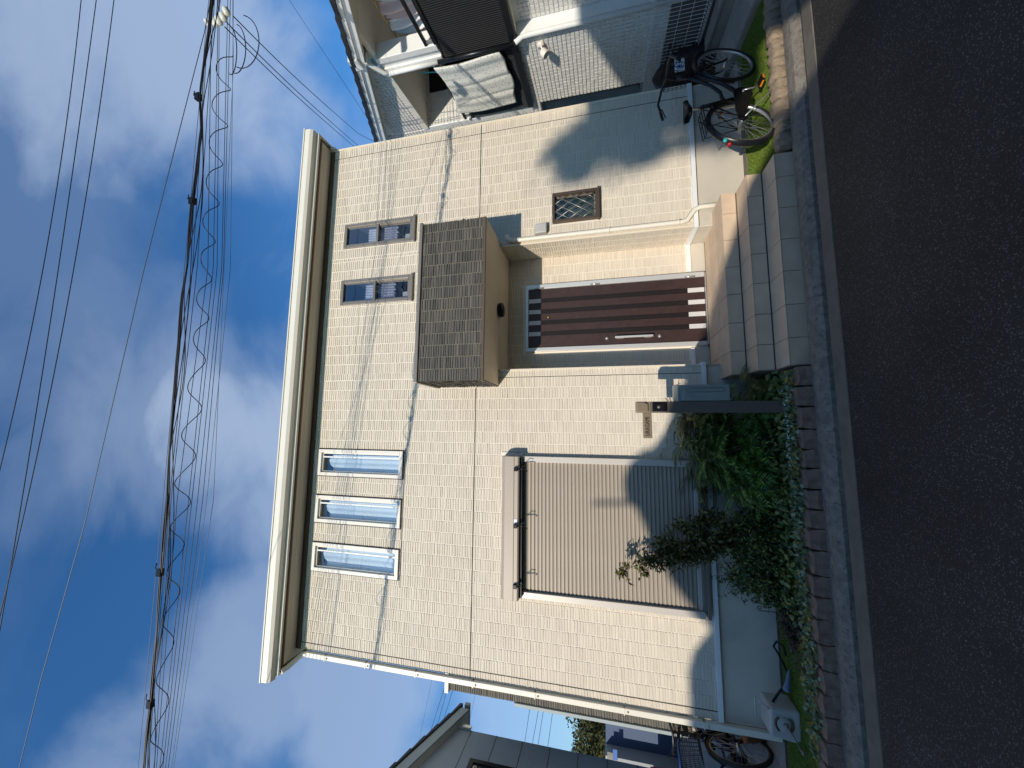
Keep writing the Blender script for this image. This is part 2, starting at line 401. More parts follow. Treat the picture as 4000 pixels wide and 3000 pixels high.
# yard in pieces
struct(MB().box(-12, .62, -.90, -.02, -.19, HC - .005).build('planting_bed', 'soil'))
struct(MB().box(2.77, 14, -.90, .02, -.19, HC - .005).build('lawn_base', 'turf'))
struct(MB().box(4.66, 14, .02, 12, -.19, HC).build('side_passage', 'greyconc'))
struct(MB().box(-14, -3.28, -.018, 12, -.19, HC).build('side_path', 'greyconc'))
struct(MB().box(2.78, 4.66, -.10, -.001, HC - .005, HC + .012).build('gravel_strip', 'concrete'))

# lawn turf
def turf(name, x0, x1, y0, y1, n, clipf=None):
    x = RNG.uniform(x0, x1, n); y = RNG.uniform(y0, y1, n)
    if clipf is not None: k = clipf(x, y); x = x[k]; y = y[k]; n = len(x)
    h = RNG.uniform(.008, .020, n); a = RNG.uniform(0, math.pi, n); w = .0035
    dx = np.cos(a) * w; dy = np.sin(a) * w; lx = RNG.uniform(-.012, .012, n); ly = RNG.uniform(-.012, .012, n); z = HC - .006
    V = np.stack([np.stack([x - dx, y - dy, np.full(n, z)], 1), np.stack([x + dx, y + dy, np.full(n, z)], 1), np.stack([x + lx, y + ly, z + h], 1)], 1).reshape(-1, 3)
    o = npmesh(name, V, np.arange(3 * n).reshape(-1, 3), 'blade'); o['kind'] = 'stuff'
    return o
tag(turf('lawn_grass', 2.80, 6.4, -.86, -.10, 70000, lambda x, y: (y < -.10 - np.maximum(0, x - 4.5) * .22)), 'short bright green turf under the black bicycle right of the steps', 'grass')
tag(turf('lawn_grass', -5.5, -1.95, -.80, -.12, 45000), 'short dark green turf beside the hose reel left of the planting bed', 'grass')
MB().box(-6, -1.98, -.80, -.10, HC - .006, HC - .002).build('turf_sheet', 'turf')['kind'] = 'structure'

# edging blocks (left) and rounded stones (right)
ed = thing('block_edging', 'row of rough pinkish brown blocks along the front of the planting bed', 'edging', (-2, -.95, 0))
x = .60; k = 0
while x > -5.6:
    w = random.uniform(.165, .215); ht = random.uniform(.125, .155); yy = -.99 + random.uniform(-.015, .012)
    b = bmesh.new(); bmesh.ops.create_cube(b, size=1)
    bmesh.ops.subdivide_edges(b, edges=b.edges[:], cuts=2, use_grid_fill=True)
    for v in b.verts:
        c = v.co
        q = 1 - .10 * (abs(c.x * 2) ** 4) * (abs(c.z * 2) ** 2)
        v.co = Vector((c.x * (w - .008) * q, c.y * .15 * q, c.z * (ht + .06))) + Vector((random.uniform(-.006, .006), random.uniform(-.009, .009), random.uniform(-.007, .007)))
    me = bpy.data.meshes.new('block'); b.to_mesh(me); b.free(); me.materials.append(M['block'])
    for p in me.polygons: p.use_smooth = False
    o = bpy.data.objects.new('block', me); COL.objects.link(o); o.parent = ed
    o.location = Vector((x - w / 2, yy, ht / 2 - .03)) - ed.location; o.rotation_euler = (0, 0, random.uniform(-.05, .05))
    x -= w
es = thing('stone_edging', 'row of rounded tan stones between the lawn and the gutter', 'edging', (4, -.95, 0))
x = 2.82
while x < 6.6:
    w = random.uniform(.095, .16)
    b = bmesh.new(); bmesh.ops.create_icosphere(b, subdivisions=2, radius=.5)
    sx, sy, sz = w * 1.12, random.uniform(.15, .18), random.uniform(.15, .19)
    for v in b.verts:
        c = v.co.copy(); c = Vector([math.copysign(abs(t * 2) ** .60 / 2, t) for t in c])
        v.co = Vector((c.x * sx, c.y * sy, c.z * sz)) * random.uniform(.93, 1.05) + Vector((random.uniform(-.006, .006), random.uniform(-.006, .006), random.uniform(-.006, .006)))
    me = bpy.data.meshes.new('stone'); b.to_mesh(me); b.free(); me.materials.append(M['stone'])
    for p in me.polygons: p.use_smooth = random.random() < .5
    o = bpy.data.objects.new('stone', me); COL.objects.link(o); o.parent = es
    o.location = Vector((x + w / 2, -.955 + random.uniform(-.012, .012), .050)) - es.location; o.rotation_euler = (random.uniform(-.2, .2), random.uniform(-.2, .2), random.uniform(-.3, .3))
    x += w

# ================================================================== MAIN HOUSE
XL, XR, ZB, ZT = -3.19, 4.60, .705, 6.27
PX0, PX1, PZ1, REC = .80, 2.61, 3.28, .50
house = thing('cream_house', 'two storey cream tiled house with brown entrance door and bronze roller shutter', 'house')
wins = [(-.73, -.34, 4.69, 6.10), (-1.41, -1.02, 4.69, 6.10), (-2.10, -1.70, 4.69, 6.10), (2.845, 3.25, 4.67, 5.90), (1.90, 2.31, 4.67, 5.90), (2.855, 3.29, 1.90, 2.525)]
SH = (-2.12, -.36, .80, 3.18)
def wallgrid(mb, xs, zs, y0, y1, solid):
    for i in range(len(xs) - 1):
        for j in range(len(zs) - 1):
            if solid((xs[i] + xs[i + 1]) / 2, (zs[j] + zs[j + 1]) / 2):
                mb.quad((xs[i], y0, zs[j]), (xs[i + 1], y0, zs[j]), (xs[i + 1], y0, zs[j + 1]), (xs[i], y0, zs[j + 1]))
holes = wins + [SH, (PX0, PX1, ZB - .1, PZ1)]
xs = sorted(set([XL, XR] + [h[0] for h in holes] + [h[1] for h in holes])); zs = sorted(set([ZB, ZT] + [min(max(h[2], ZB), ZT) for h in holes] + [min(h[3], ZT) for h in holes]))
mb = MB(); wallgrid(mb, xs, zs, 0, 0, lambda x, z: not any(h[0] < x < h[1] and h[2] < z < h[3] for h in holes))
for h in wins + [SH]:                                     # reveals
    a, b, c, d = h
    mb.quad((a, 0, c), (a, .12, c), (a, .12, d), (a, 0, d)); mb.quad((b, .12, c), (b, 0, c), (b, 0, d), (b, .12, d))
    mb.quad((a, 0, d), (a, .12, d), (b, .12, d), (b, 0, d)); mb.quad((a, .12, c), (a, 0, c), (b, 0, c), (b, .12, c))
# body behind: side walls, back, floor slab, ceiling, porch niche
mb.quad((XL, 9, .1), (XL, 0, .1), (XL, 0, ZT), (XL, 9, ZT)); mb.quad((XR, 0, .1), (XR, 9, .1), (XR, 9, ZT), (XR, 0, ZT)); mb.quad((XR, 9, .1), (XL, 9, .1), (XL, 9, ZT), (XR, 9, ZT))
DX0, DX1, DZ0, DZ1 = 1.155, 2.155, .48, 3.00
mb.quad((PX0, 0, .48), (PX0, REC, .48), (PX0, REC, PZ1), (PX0, 0, PZ1)); mb.quad((PX1, REC, .48), (PX1, 0, .48), (PX1, 0, PZ1), (PX1, REC, PZ1))
wallgrid(mb, [PX0, DX0, DX1, PX1], [.48, DZ1, PZ1], REC, 0, lambda x, z: not (DX0 < x < DX1 and z < DZ1))
mb.build('wall', 'groove', house)
JZ = 3.61
thin = [(XL, PX0 - .2, JZ - .006, JZ + .006), (2.69, XR, JZ - .006, JZ + .006), (XL, XR + 1, -1, ZB + .001),
        (-2.2, -.30, 4.655, 4.665), (-.318, -.312, 2.96, 3.22)]
ex = lambda h, e=.012: (h[0] - e, h[1] + e, h[2] - e, h[3] + e)
fh = [ex(h, .010) for h in wins] + [ex(SH, .004), (PX0, PX1, -1, 4.16)] + thin + [(.57, 2.69, 3.27, 4.16)]
cells = np.concatenate([q for q in (tilefield(a_, b_, ZB + .002, ZT, .152, .0355, .0115, .0048, fh) for a_, b_ in ((XL + .003, -3.1045), (-3.0955, .6945), (.7035, PX0 + .0), (PX0 + .0, 2.6745), (2.6815, 4.4495), (4.4605, XR - .002))) if len(q)])
tiles('siding_tile', cells, (0, 0, 0), (1, 0, 0), (0, 0, 1), (0, -1, 0), 'tile', house, th=.0046, jit=.0012, skew=.006)
# niche tiles
cells = tilefield(0.003, REC, .72, PZ1, .152, .0355, .0115, .0048, [])
tiles('porch_side_tile', cells, (PX1, 0, 0), (0, 1, 0), (0, 0, 1), (-1, 0, 0), 'tile', house, th=.0046, jit=.0010)
cells = tilefield(PX0, PX1 - .009, .72, PZ1, .152, .0355, .0115, .0048, [(DX0 - .045, DX1 + .045, 0, DZ1 + .045)])
tiles('porch_back_tile', cells, (0, REC, 0), (1, 0, 0), (0, 0, 1), (0, -1, 0), 'tile', house, th=.0046, jit=.0010)
cells = tilefield(.20, 3.0, ZB, ZT, .152, .0355, .0115, .0048, [])
# sealant lines sit slightly behind the tile faces
s = MB()
for bx_ in ((XL, .57, JZ - .006, JZ + .006), (2.69, XR, JZ - .006, JZ + .006), (-3.105, -3.095, ZB, JZ - .007), (-3.105, -3.095, JZ + .007, ZT), (4.45, 4.46, ZB, JZ - .007), (4.45, 4.46, JZ + .007, ZT), (.695, .703, ZB, PZ1), (-2.2, -.30, 4.655, 4.665)):
    MB().box(bx_[0], bx_[1], -.003, .002, bx_[2], bx_[3]).build('joint_seal', 'sealant', house)
# corner trims
s = MB(); s.box(XR, XR + .028, -.022, .10, ZB, ZT); s.build('corner_trim', 'trimcream', house, bevel=.004)
s = MB(); s.box(PX0 - .012, PX0 + .012, -.016, .01, ZB, PZ1); s.build('corner_trim', 'trimcream', house, bevel=.003)
s = MB(); s.box(PX1 - .014, PX1 + .010, -.016, .01, ZB, PZ1); s.build('corner_trim', 'trimcream', house, bevel=.003)
# flashing
s = MB(); s.box(XL, PX0, -.030, 0, .652, .705); s.box(PX1, XR + .02, -.030, 0, .652, .705)
s.box(PX1 - .030, PX1 - .001, -.030, REC, .652, .7045); s.box(PX0 + .001, PX0 + .03, -.030, REC, .652, .7045)
s.box(PX0 + .03, DX0 - .04, REC - .03, REC, .652, .704); s.box(DX1 + .04, PX1 - .03, REC - .03, REC, .652, .704)
s.build('base_flashing', 'white', house, bevel=.003)
s = MB(); s.box(XL, PX0 - .0, .02, .2, -.1, .652); s.box(PX1, XR, .02, .2, -.1, .652); s.box(XL, XL + .1, .2, 9, -.1, .652); s.box(XR - .1, XR, .2, 9, -.1, .652)
s.box(PX1 - .012, PX1 + .1, .021, REC, -.1, .651); s.box(PX0 - .1, PX0 + .012, .021, REC, -.1, .651)
s.box(PX0, DX0 - .04, REC - .012, REC + .1, -.1, .651); s.box(DX1 + .04, PX1, REC - .012, REC + .1, -.1, .651)
s.build('foundation', 'foundation', house)
MB().box(-.318, -.312, -.004, .002, 2.96, 3.22).build('joint_seal', 'sealant', house)

# roof: eave soffit, fascia, gutter
s = MB(); s.box(XL - .17, XR + .08, -.30, 9.3, ZT + .005, ZT + .035); s.build('eave_soffit', 'soffit', house)
vh = MB()
for i in range(int(7.7 / .03)):
    for j in range(3):
        xx = -3.12 + i * .03; yy = -.215 + j * .028; vh.quad((xx, yy, ZT + .003), (xx, yy + .010, ZT + .003), (xx + .010, yy + .010, ZT + .003), (xx + .010, yy, ZT + .003))
vh.build('vent_perforation', 'brownstrip', house, kind='stuff')
s = MB(); s.box(XL, XR, -.016, 0, ZT - .075, ZT + .004); s.build('frieze_strip', 'brownstrip', house)
s = MB(); s.box(XL - .14, XR + .05, -.262, -.235, ZT - .010, ZT + .004); s.box(XL - .14, XL - .11, -.235, 9, ZT - .010, ZT + .004); s.box(XR + .03, XR + .05, -.235, 9, ZT - .010, ZT + .004)
s.build('drip_strip', 'brownstrip', house)
s = MB(); s.box(XL - .17, XR + .08, -.325, -.30, ZT - .015, ZT + .12); s.box(XL - .195, XL - .17, -.325, 9.3, ZT - .015, ZT + .12); s.box(XR + .08, XR + .10, -.325, 9.3, ZT - .015, ZT + .12)
s.build('fascia', 'cream', house, bevel=.003)
s = MB(); s.prism([(-.327, ZT + .02), (-.40, ZT + .03), (-.425, ZT + .07), (-.43, ZT + .155), (-.418, ZT + .155), (-.327, ZT + .13)], 'x', XL - .235, XR + .105)
s.build('roof_gutter', 'cream', house)
s = MB(); s.prism([(-.44, ZT + .157), (-.32, ZT + .157), (9.3, ZT + .30), (9.3, ZT + .33), (-.44, ZT + .175)], 'x', XL - .24, XR + .12); s.build('roof', 'cream', house)
s = MB(); s.prism([(XR + .02, ZT + .03), (XR + .10, ZT + .03), (XR + .04, ZT - .11), (XR + .02, ZT - .11)], 'y', -.06, .20); s.build('eave_bracket', 'soffit', house)

# left downpipe
s = MB(); px = XL - .045
s.tube([(px - .12, -.28, ZT - .02), (px - .10, -.20, ZT - .05), (px - .01, -.03, ZT - .13), (px, -.02, ZT - .22)], .036, 8)
s.box(px - .032, px + .034, -.050, .012, .10, ZT - .2)
dp = s.build('downpipe', 'cream', house, bevel=.006)
for z in (.85, 1.7, 2.75, 3.55, 4.35, 5.1, 5.75):
    MB().box(px - .040, px + .034, -.054, .0, z, z + .014).lathe([(.012, 0), (.012, .006), (.004, .010)], (px - .005, -.054, z - .03), (0, -1, 0), 8).build('pipe_clip', 'trimcream', dp)
# right downpipe by the porch
s = MB(); qx = 2.655
s.tube([(2.74, -.05, 3.17), (2.70, -.055, 3.17), (qx + .02, -.055, 3.15), (qx, -.052, 3.05), (qx, -.052, 2.2), (qx, -.052, .86), (qx + .01, -.055, .80), (qx + .13, -.075, .71), (qx + .16, -.08, .64), (qx + .16, -.08, .30)], .031, 10)
dp = s.build('downpipe', 'cream', house)
for z in (3.0, 1.75, .88): MB().lathe([(.030, 0), (.0355, .002), (.0355, .022), (.030, .024)], (qx, -.052, z), (0, 0, 1), 12).build('pipe_clip', 'trimcream', dp)

# canopy over the door
CX0, CX1, CY, CZ0, CZ1 = .575, 2.675, -.69, 3.285, 4.155
s = MB(); s.box(CX0 + .009, CX1 - .009, CY + .009, 0, CZ0 + .03, CZ1); cano = s.build('entrance_canopy', 'darkgroove', house)
c = tilefield(CX0, CX1, CZ0 + .03, CZ1 - .006, .152, .0355, .010, .0060, []); tiles('canopy_front_tile', c, (0, CY + .009, 0), (1, 0, 0), (0, 0, 1), (0, -1, 0), 'darktile', cano, th=.007, jit=.0018, skew=.006)
c = tilefield(CY + .009, 0, CZ0 + .03, CZ1 - .006, .152, .0355, .010, .0060, []); tiles('canopy_side_tile', c, (CX0 + .009, 0, 0), (0, 1, 0), (0, 0, 1), (-1, 0, 0), 'darktile', cano, th=.009, jit=.002)
tiles('canopy_side_tile', c, (CX1 - .009, 0, 0), (0, 1, 0), (0, 0, 1), (1, 0, 0), 'darktile', cano, th=.009, jit=.002)
MB().box(CX0 - .018, CX1 + .018, CY - .018, -.001, CZ1, CZ1 + .045).build('canopy_cap', 'greyframe', cano, bevel=.004)
MB().box(CX0 - .002, CX1 + .002, CY - .002, -.0, CZ0 + .002, CZ0 + .03).build('canopy_edge', 'brownstrip', cano)
MB().box(CX0 + .012, CX1 - .012, CY + .012, -.001, CZ0 - .004, CZ0 + .002).box(PX0 + .001, PX1 - .001, -.001, REC, CZ0 - .004, CZ0 + .002).build('canopy_soffit', 'beigesoffit', cano)
s = MB(); s.lathe([(.085, 0), (.098, .012), (.100, .045), (.090, .065), (.05, .072)], (1.645, -.05, CZ0 - .004), (0, 0, -1), 24)
s.build('porch_lamp', 'black', house)
# windows
def slit(h, kind):
    a, b, c, d = h
    t = MB(); e = .05
    y0, y1 = -.028, .05
    t.box(a, b, y0, y1, c, c + e); t.box(a, b, y0, y1, d - e, d); t.box(a, a + e, y0, y1, c + e, d - e); t.box(b - e, b, y0, y1, c + e, d - e)
    w = t.build('window', 'palecream' if kind == 'pale' else 'greyframe', house, bevel=.004)
    if kind == 'pale':
        MB().box(a - .013, b + .013, -.010, -.002, c - .016, c).box(a - .013, b + .013, -.010, -.002, d, d + .010).box(a - .013, a, -.010, -.002, c, d).box(b, b + .013, -.010, -.002, c, d).build('window_gasket', 'black', w)
        MB().box(a + e, b - e, .0, .03, c + e, c + e + .018).box(a + e, b - e, .0, .03, d - e - .018, d - e).box(a + e, a + e + .018, .0, .03, c + e, d - e).box(b - e - .018, b - e, .0, .03, c + e, d - e).build('sash', 'palecream', w)
        MB().quad((a + e, .014, c + e), (b - e, .014, c + e), (b - e, .014, d - e), (a + e, .014, d - e)).build('pane', 'clearglass', w)
        m2 = MB(); n = 26; W = (b - a - .02)
        for i in range(n):
            x0 = a + .01 + W * i / n; x1 = a + .01 + W * (i + 1) / n; f0 = .07 + .007 * math.sin(i * 1.1); f1 = .07 + .007 * math.sin((i + 1) * 1.1)
            zt = d - .16 - .04 * math.sin(i * .35)
            m2.quad((x0, f0, c + .02), (x1, f1, c + .02), (x1, f1, zt), (x0, f0, zt))
        m2.build('curtain', 'curtain', w)
        MB().box(b - e - .075, b - e - .055, -.001, .010, c + e + .02, d - e - .02).build('sash_bar', 'white', w)
    else:
        mz = (c + d) / 2 + .02
        MB().box(a - .012, b + .012, -.05, -.002, c - .030, c).build('sill', 'greyframe', w, bevel=.003)
        MB().box(a + e, b - e, -.018, .03, mz - .018, mz + .018).box(a + e, a + e + .014, -.012, .03, mz + .018, d - e).box(b - e - .014, b - e, -.012, .03, mz + .018, d - e).build('transom', 'greyframe', w)
        MB().box(a + e, a + e + .022, .0, .035, c + e, mz - .018).box(b - e - .022, b - e, .0, .035, c + e, mz - .018).box(a + e, b - e, .0, .035, c + e, c + e + .022).build('sash', 'greyframe', w)
        MB().quad((a + e, .004, mz + .018), (b - e, .004, mz + .018), (b - e, .004, d - e), (a + e, .004, d - e)).build('pane', 'clearglass', w)
        MB().quad((a + e, .024, c + e), (b - e, .024, c + e), (b - e, .024, mz - .018), (a + e, .024, mz - .018)).build('pane', 'darkglass', w)
        for zz0, zz1 in ((mz - .30, mz - .05), (mz + .03, mz + .22)):
            m2 = MB(); n = 22; W = (b - a - 2 * e)
            for i in range(n):
                x0 = a + e + W * i / n; x1 = a + e + W * (i + 1) / n; f0 = .085 + .014 * math.sin(i * 2.1); f1 = .085 + .014 * math.sin((i + 1) * 2.1)
                za = zz0 + .015 * math.sin(i * 1.3); m2.quad((x0, f0, za), (x1, f1, za), (x1, f1, zz1), (x0, f0, zz1))
            m2.build('curtain', 'lace', w)
        MB().box(a + e + .03, a + e + .13, .070, .075, c + e + .02, c + e + .14).build('card', 'palecream', w)
    MB().box(a, b, .50, .51, c, d).quad((a, .12, c), (a, .5, c), (a, .5, d), (a, .12, d)).quad((b, .12, c), (b, .5, c), (b, .5, d), (b, .12, d)).quad((a, .12, d), (a, .5, d), (b, .5, d), (b, .12, d)).quad((a, .12, c), (a, .5, c), (b, .5, c), (b, .12, c)).build('room_lining', 'room', w)
    return w
for h in wins[:3]: slit(h, 'pale')
for h in wins[3:5]: slit(h, 'grey')
# small window with a diamond grille
a, b, c, d = wins[5]
t = MB(); e = .035; y0 = -.055
t.box(a, b, y0, .04, c, c + e); t.box(a, b, y0, .04, d - e, d); t.box(a, a + e, y0, .04, c + e, d - e); t.box(b - e, b, y0, .04, c + e, d - e); t.box(a - .012, b + .012, -.07, .0, c - .022, c)
w = t.build('window', mat('brown_bronze_frame', (.10, .07, .05), .4, metal=.3), house, bevel=.003)
MB().quad((a + e, .012, c + e), (b - e, .012, c + e), (b - e, .012, d - e), (a + e, .012, d - e)).build('pane', 'darkglass', w)
MB().box(a + e, a + e + .02, .0, .03, c + e, d - e).box(b - e - .02, b - e, .0, .03, c + e, d - e).box(a + e, b - e, .0, .03, c + e, c + e + .02).build('sash', 'greyframe', w)
MB().box(a, b, .30, .31, c, d).build('room_lining', 'room', w)
gm = mat('grille_bar', (.40, .36, .30), .35, metal=.6)
W = b - a - 2 * e; Hh = d - c - 2 * e
def clipseg(x0, z0, sx, sz):
    pts = []
    for tt in np.linspace(-2, 2, 801):
        x = x0 + sx * tt; z = z0 + sz * tt
        if 0 <= x <= W and 0 <= z <= Hh: pts.append((x, z))
    return (pts[0], pts[-1]) if len(pts) > 12 else None
for sgn, yy in ((1, -.035), (-1, -.028)):
    for i in range(-5, 9):
        q = clipseg(i * .12 + (.02 if sgn > 0 else 0), 0, .42 * sgn, .66)
        if q: MB().tube([(a + e + q[0][0], yy, c + e + q[0][1]), (a + e + q[1][0], yy, c + e + q[1][1])], .0048, 5).build('grille_bar', gm, w)
# vent hood / wall light box beside the porch
s = MB(); s.prism([(.0, 2.60), (-.085, 2.60), (-.085, 2.70), (-.070, 2.765), (-.02, 2.785), (0, 2.785)], 'x', 2.715, 2.855); s.build('vent_hood', mat('grey_white_plastic', (.45, .44, .40), .4), house, bevel=.014)

# roller shutter
a, b, c, d = SH
s = MB(); hz = 2.945
s.prism([(.0, hz), (-.17, hz), (-.185, hz + .015), (-.185, d - .05), (-.15, d - .005), (0, d)], 'x', a, b)
sh = s.build('roller_shutter', 'shutter', house, bevel=.004)
MB().box(a + .003, b - .003, -.188, -.1845, hz + .062, hz + .067).build('hood_seam', 'sealant', sh)
MB().box(a + .02, b - .02, -.13, -.02, hz - .03, hz - .001).build('shutter_slot', 'black', sh)
MB().box(a, a + .075, -.075, .06, c, hz - .002).build('guide_rail', 'champagne', sh, bevel=.004)
MB().box(b - .075, b, -.075, .06, c, hz - .002).build('guide_rail', 'champagne', sh, bevel=.004)
MB().box(a + .075, b - .075, -.062, .06, c - .03, c + .012).box(a, b, -.078, .06, c - .065, c - .0305).build('shutter_sill', 'greyframe', sh, bevel=.003)
MB().box(a + .078, b - .078, -.045, .0, c + .014, c + .06).build('bottom_bar', 'champagne', sh, bevel=.004)
z = c + .062; first = None; P = .0476
prof = [(0.0, .000), (-.010, .003), (-.0155, .010), (-.0155, .030), (-.008, .034), (-.008, .037), (-.0135, .040), (-.0135, .0445), (-.002, .0472)]
sl = MB(); n = len(prof)
x0, x1 = a + .078, b - .078
sl.add([(xx, p[0], p[1]) for xx in (x0, x1) for p in prof], [(i, i + n, i + n + 1, i + 1) for i in range(n - 1)])
me = None
while z < hz - .02:
    if me is None:
        o = sl.build('slat', 'shutter', sh); me = o.data
    else:
        o = bpy.data.objects.new('slat', me); COL.objects.link(o); o.parent = sh
    o.location = (0, -.018, z); z += P
for xx in (a + .18, (a + b) / 2 + .02, b - .16):          # pole hooks under the hood
    MB().box(xx - .022, xx + .022, -.225, -.186, hz + .015, hz + .06).tube([(xx, -.21, hz + .02), (xx + .005, -.215, hz - .04), (xx + .01, -.22, hz - .09), (xx - .01, -.24, hz - .12), (xx - .03, -.25, hz - .10)], .006, 6).tube([(xx, -.21, hz), (xx + .05, -.225, hz - .06), (xx + .035, -.235, hz - .10)], .005, 6).build('pole_hook', 'black', sh)
MB().box((a + b) / 2 + .05, (a + b) / 2 + .10, -.189, -.186, hz + .02, hz + .06).build('sticker', 'white', sh)

# front door
fr = MB(); yF = REC
fr.box(DX0 - .015, DX0 + .042, yF - .055, yF + .03, DZ0 + .02, DZ1); fr.box(DX1 - .052, DX1 + .015, yF - .055, yF + .03, DZ0 + .02, DZ1); fr.box(DX0 + .042, DX1 - .052, yF - .055, yF + .03, DZ1 - .045, DZ1)
door = fr.build('front_door', 'jamb', house, bevel=.005)
MB().box(DX0 - .005, DX1 + .005, yF - .065, yF + .03, DZ0 + .003, DZ0 + .0195).build('door_sill', 'silver', door)
LX0, LX1, LZ0, LZ1 = DX0 + .044, DX1 - .054, DZ0 + .022, DZ1 - .047
MB().box(LX0, LX1, yF - .030, yF + .02, LZ0, LZ1).build('door_leaf', 'wood', door, bevel=.002)
for cx in (1.41, 1.58, 1.75, 1.92):
    MB().box(cx - .030, cx + .030, yF - .034, yF - .0305, LZ0 + .215, LZ1 - .185).build('dark_inlay', 'darkinlay', door)
    MB().box(cx - .032, cx - .030, yF - .036, yF - .0305, LZ0 + .215, LZ1 - .185).box(cx + .030, cx + .032, yF - .036, yF - .0305, LZ0 + .215, LZ1 - .185).build('inlay_bead', 'blackmetal', door)
    MB().box(cx - .031, cx + .031, yF - .038, yF - .031, LZ1 - .182, LZ1 - .003).build('silver_insert', 'satin', door)
    MB().box(cx - .031, cx + .031, yF - .038, yF - .031, LZ0 + .003, LZ0 + .212).build('silver_insert', 'satin', door)
for z in (.62, 1.9, 2.72): MB().lathe([(.011, 0), (.011, .13)], (DX1 - .045, yF - .058, z), (0, 0, 1), 10).build('hinge', 'silver', door)
MB().box(1.283, 1.31, yF - .095, yF - .072, 1.19, 1.70).box(1.283, 1.313, yF - .078, yF - .030, 1.21, 1.30).box(1.283, 1.313, yF - .078, yF - .030, 1.58, 1.68).build('door_handle', 'jamb', door, bevel=.004)
for z in (1.81, 1.10): MB().lathe([(.028, 0), (.028, .008), (.018, .012), (.018, .016)], (1.297, yF - .030, z), (0, -1, 0), 16).build('door_lock', 'silver', door)
MB().lathe([(.014, 0), (.014, .006), (.006, .008)], (1.66, yF - .030, 2.66), (0, -1, 0), 12).build('peephole', mat('brass', (.6, .4, .12), .3, metal=.8), door)

# own rear bay with charcoal tiles, seen past the left edge
s = MB(); s.box(-4.06, XL - .03, 1.01, 6, .80, 4.30); bay = s.build('rear_bay', 'darkgroove', house)
c = tilefield(-4.06, XL - .03, .80, 4.30, .152, .0355, .006, .0055, []); tiles('bay_tile', c, (0, 1.01, 0), (1, 0, 0), (0, 0, 1), (0, -1, 0), 'darktile', bay, th=.009, jit=.002)
MB().box(-4.09, XL - .03, .97, 6, 4.30, 4.36).build('bay_cap', 'cream', bay)
MB().box(-4.105, -4.062, .98, 1.03, .85, 3.25).build('bay_downpipe', 'fasciablue', bay)
MB().box(-4.06, XL - .03, 1.02, 6, .08, .80).build('bay_base', 'foundation', bay)

# ================================================================== ENTRANCE STEPS
st = thing('entrance_steps', 'tan tiled front steps with three risers leading up to the brown door', 'steps', (1.7, -.4, 0))
SX0, SX1 = .62, 2.785
ys = [REC + .02, -.365, -.67, -.965]; zz = [.48, .318, .158, .0]
core = MB()
core.box(SX0 + .009, SX1 - .009, -.356, REC + .02, -.05, .471); core.box(SX0 + .009, SX1 - .009, -.661, -.356, -.05, .309); core.box(SX0 + .009, SX1 - .009, -.956, -.661, -.05, .149)
core.build('step_core', 'grout', st)
jx = [SX0, .885, 1.21, 1.545, 1.872, 2.20, 2.527, SX1]
G = .0028; T = .009
tc_ = [0]
def tl(x0, x1, y0, y1, z0, z1):
    b = MB().box(x0, x1, y0, y1, z0, z1).build('tile', 'steptile', st, bevel=.0015)
for i in range(7):
    u0, u1 = jx[i] + G, jx[i + 1] - G
    for k in range(3):
        y = ys[k + 1]; tl(u0, u1, y, y + T, zz[k + 1] + (G if k < 2 else -.03) + (0 if k == 2 else .009), zz[k] - G)       # riser
    for k, (ya, yb) in enumerate(((ys[1], None), (ys[2], ys[1]), (ys[3], ys[2]))):
        if k == 0:
            yj = [ys[1] , ys[1] + .31, ys[1] + .62, REC - .07]
            for j in range(3):
                lim = u0, u1
                tl(u0, u1, yj[j] + (G if j else T + G), yj[j + 1] - G, .471, .48 + random.uniform(-.0006, .0006))
            tl(u0, u1, ys[1], ys[1] + T + G - .0005, zz[0] - G + .0005, .48) 
        else:
            tl(u0, u1, ya, yb - G, zz[k] - .009 + .0003, zz[k] + random.uniform(-.0005, .0005))
# rendered stub walls flanking
MB().box(SX0 - .0, SX0 + .0085, -.95, REC, -.05, .14).box(SX0, SX0 + .0085, -.65, REC, .14, .30).box(SX0, SX0 + .0085, -.35, REC, .30, .465).build('side_render', 'foundation', st)
MB().box(SX1 - .0085, SX1, -.95, REC, -.05, .14).box(SX1 - .0085, SX1, -.65, REC, .14, .30).box(SX1 - .0085, SX1, -.35, REC, .30, .465).build('side_render', 'foundation', st)

# ================================================================== INTERCOM POST, MAILBOX, NAMEPLATE
PY = -.85
po = thing('intercom_post', 'tall slim grey brown post standing in the planting bed beside the steps', 'post', (.235, PY, HC))
MB().box(.178, .292, PY, PY + .09, HC - .1, 1.40).build('post_body', 'postgrey', po, bevel=.004)
MB().box(.178, .292, PY + .001, PY + .09, 1.40, 1.545).build('post_head', 'plate', po, bevel=.004)
MB().prism([(.186, 1.535), (.284, 1.535), (.284, 1.47), (.262, 1.43), (.186, 1.43)], 'y', PY - .022, PY).build('lamp_cover', 'plate', po, bevel=.003)
ic = MB().box(.190, .280, PY - .020, PY, 1.245, 1.385).build('intercom', 'black', po, bevel=.004)
MB().box(.205, .262, PY - .024, PY - .0205, 1.27, 1.345).build('intercom_face', 'blackmetal', ic); MB().lathe([(.014, 0), (.014, .004), (.009, .005)], (.233, PY - .0245, 1.325), (0, -1, 0), 14).build('camera_lens', 'greyframe', ic)
mbx = thing('mailbox', 'grey green metal mailbox fixed to the right of the intercom post', 'mailbox', (.38, PY, .65))
MB().box(.296, .462, PY + .0, PY + .30, .645, 1.12).build('box_body', 'greybox', mbx, bevel=.006)
MB().prism([(PY - .006, 1.12), (PY + .30, 1.12), (PY + .30, 1.135), (PY + .06, 1.165), (PY - .006, 1.135)], 'x', .290, .468).build('box_lid', 'greybox', mbx, bevel=.003)
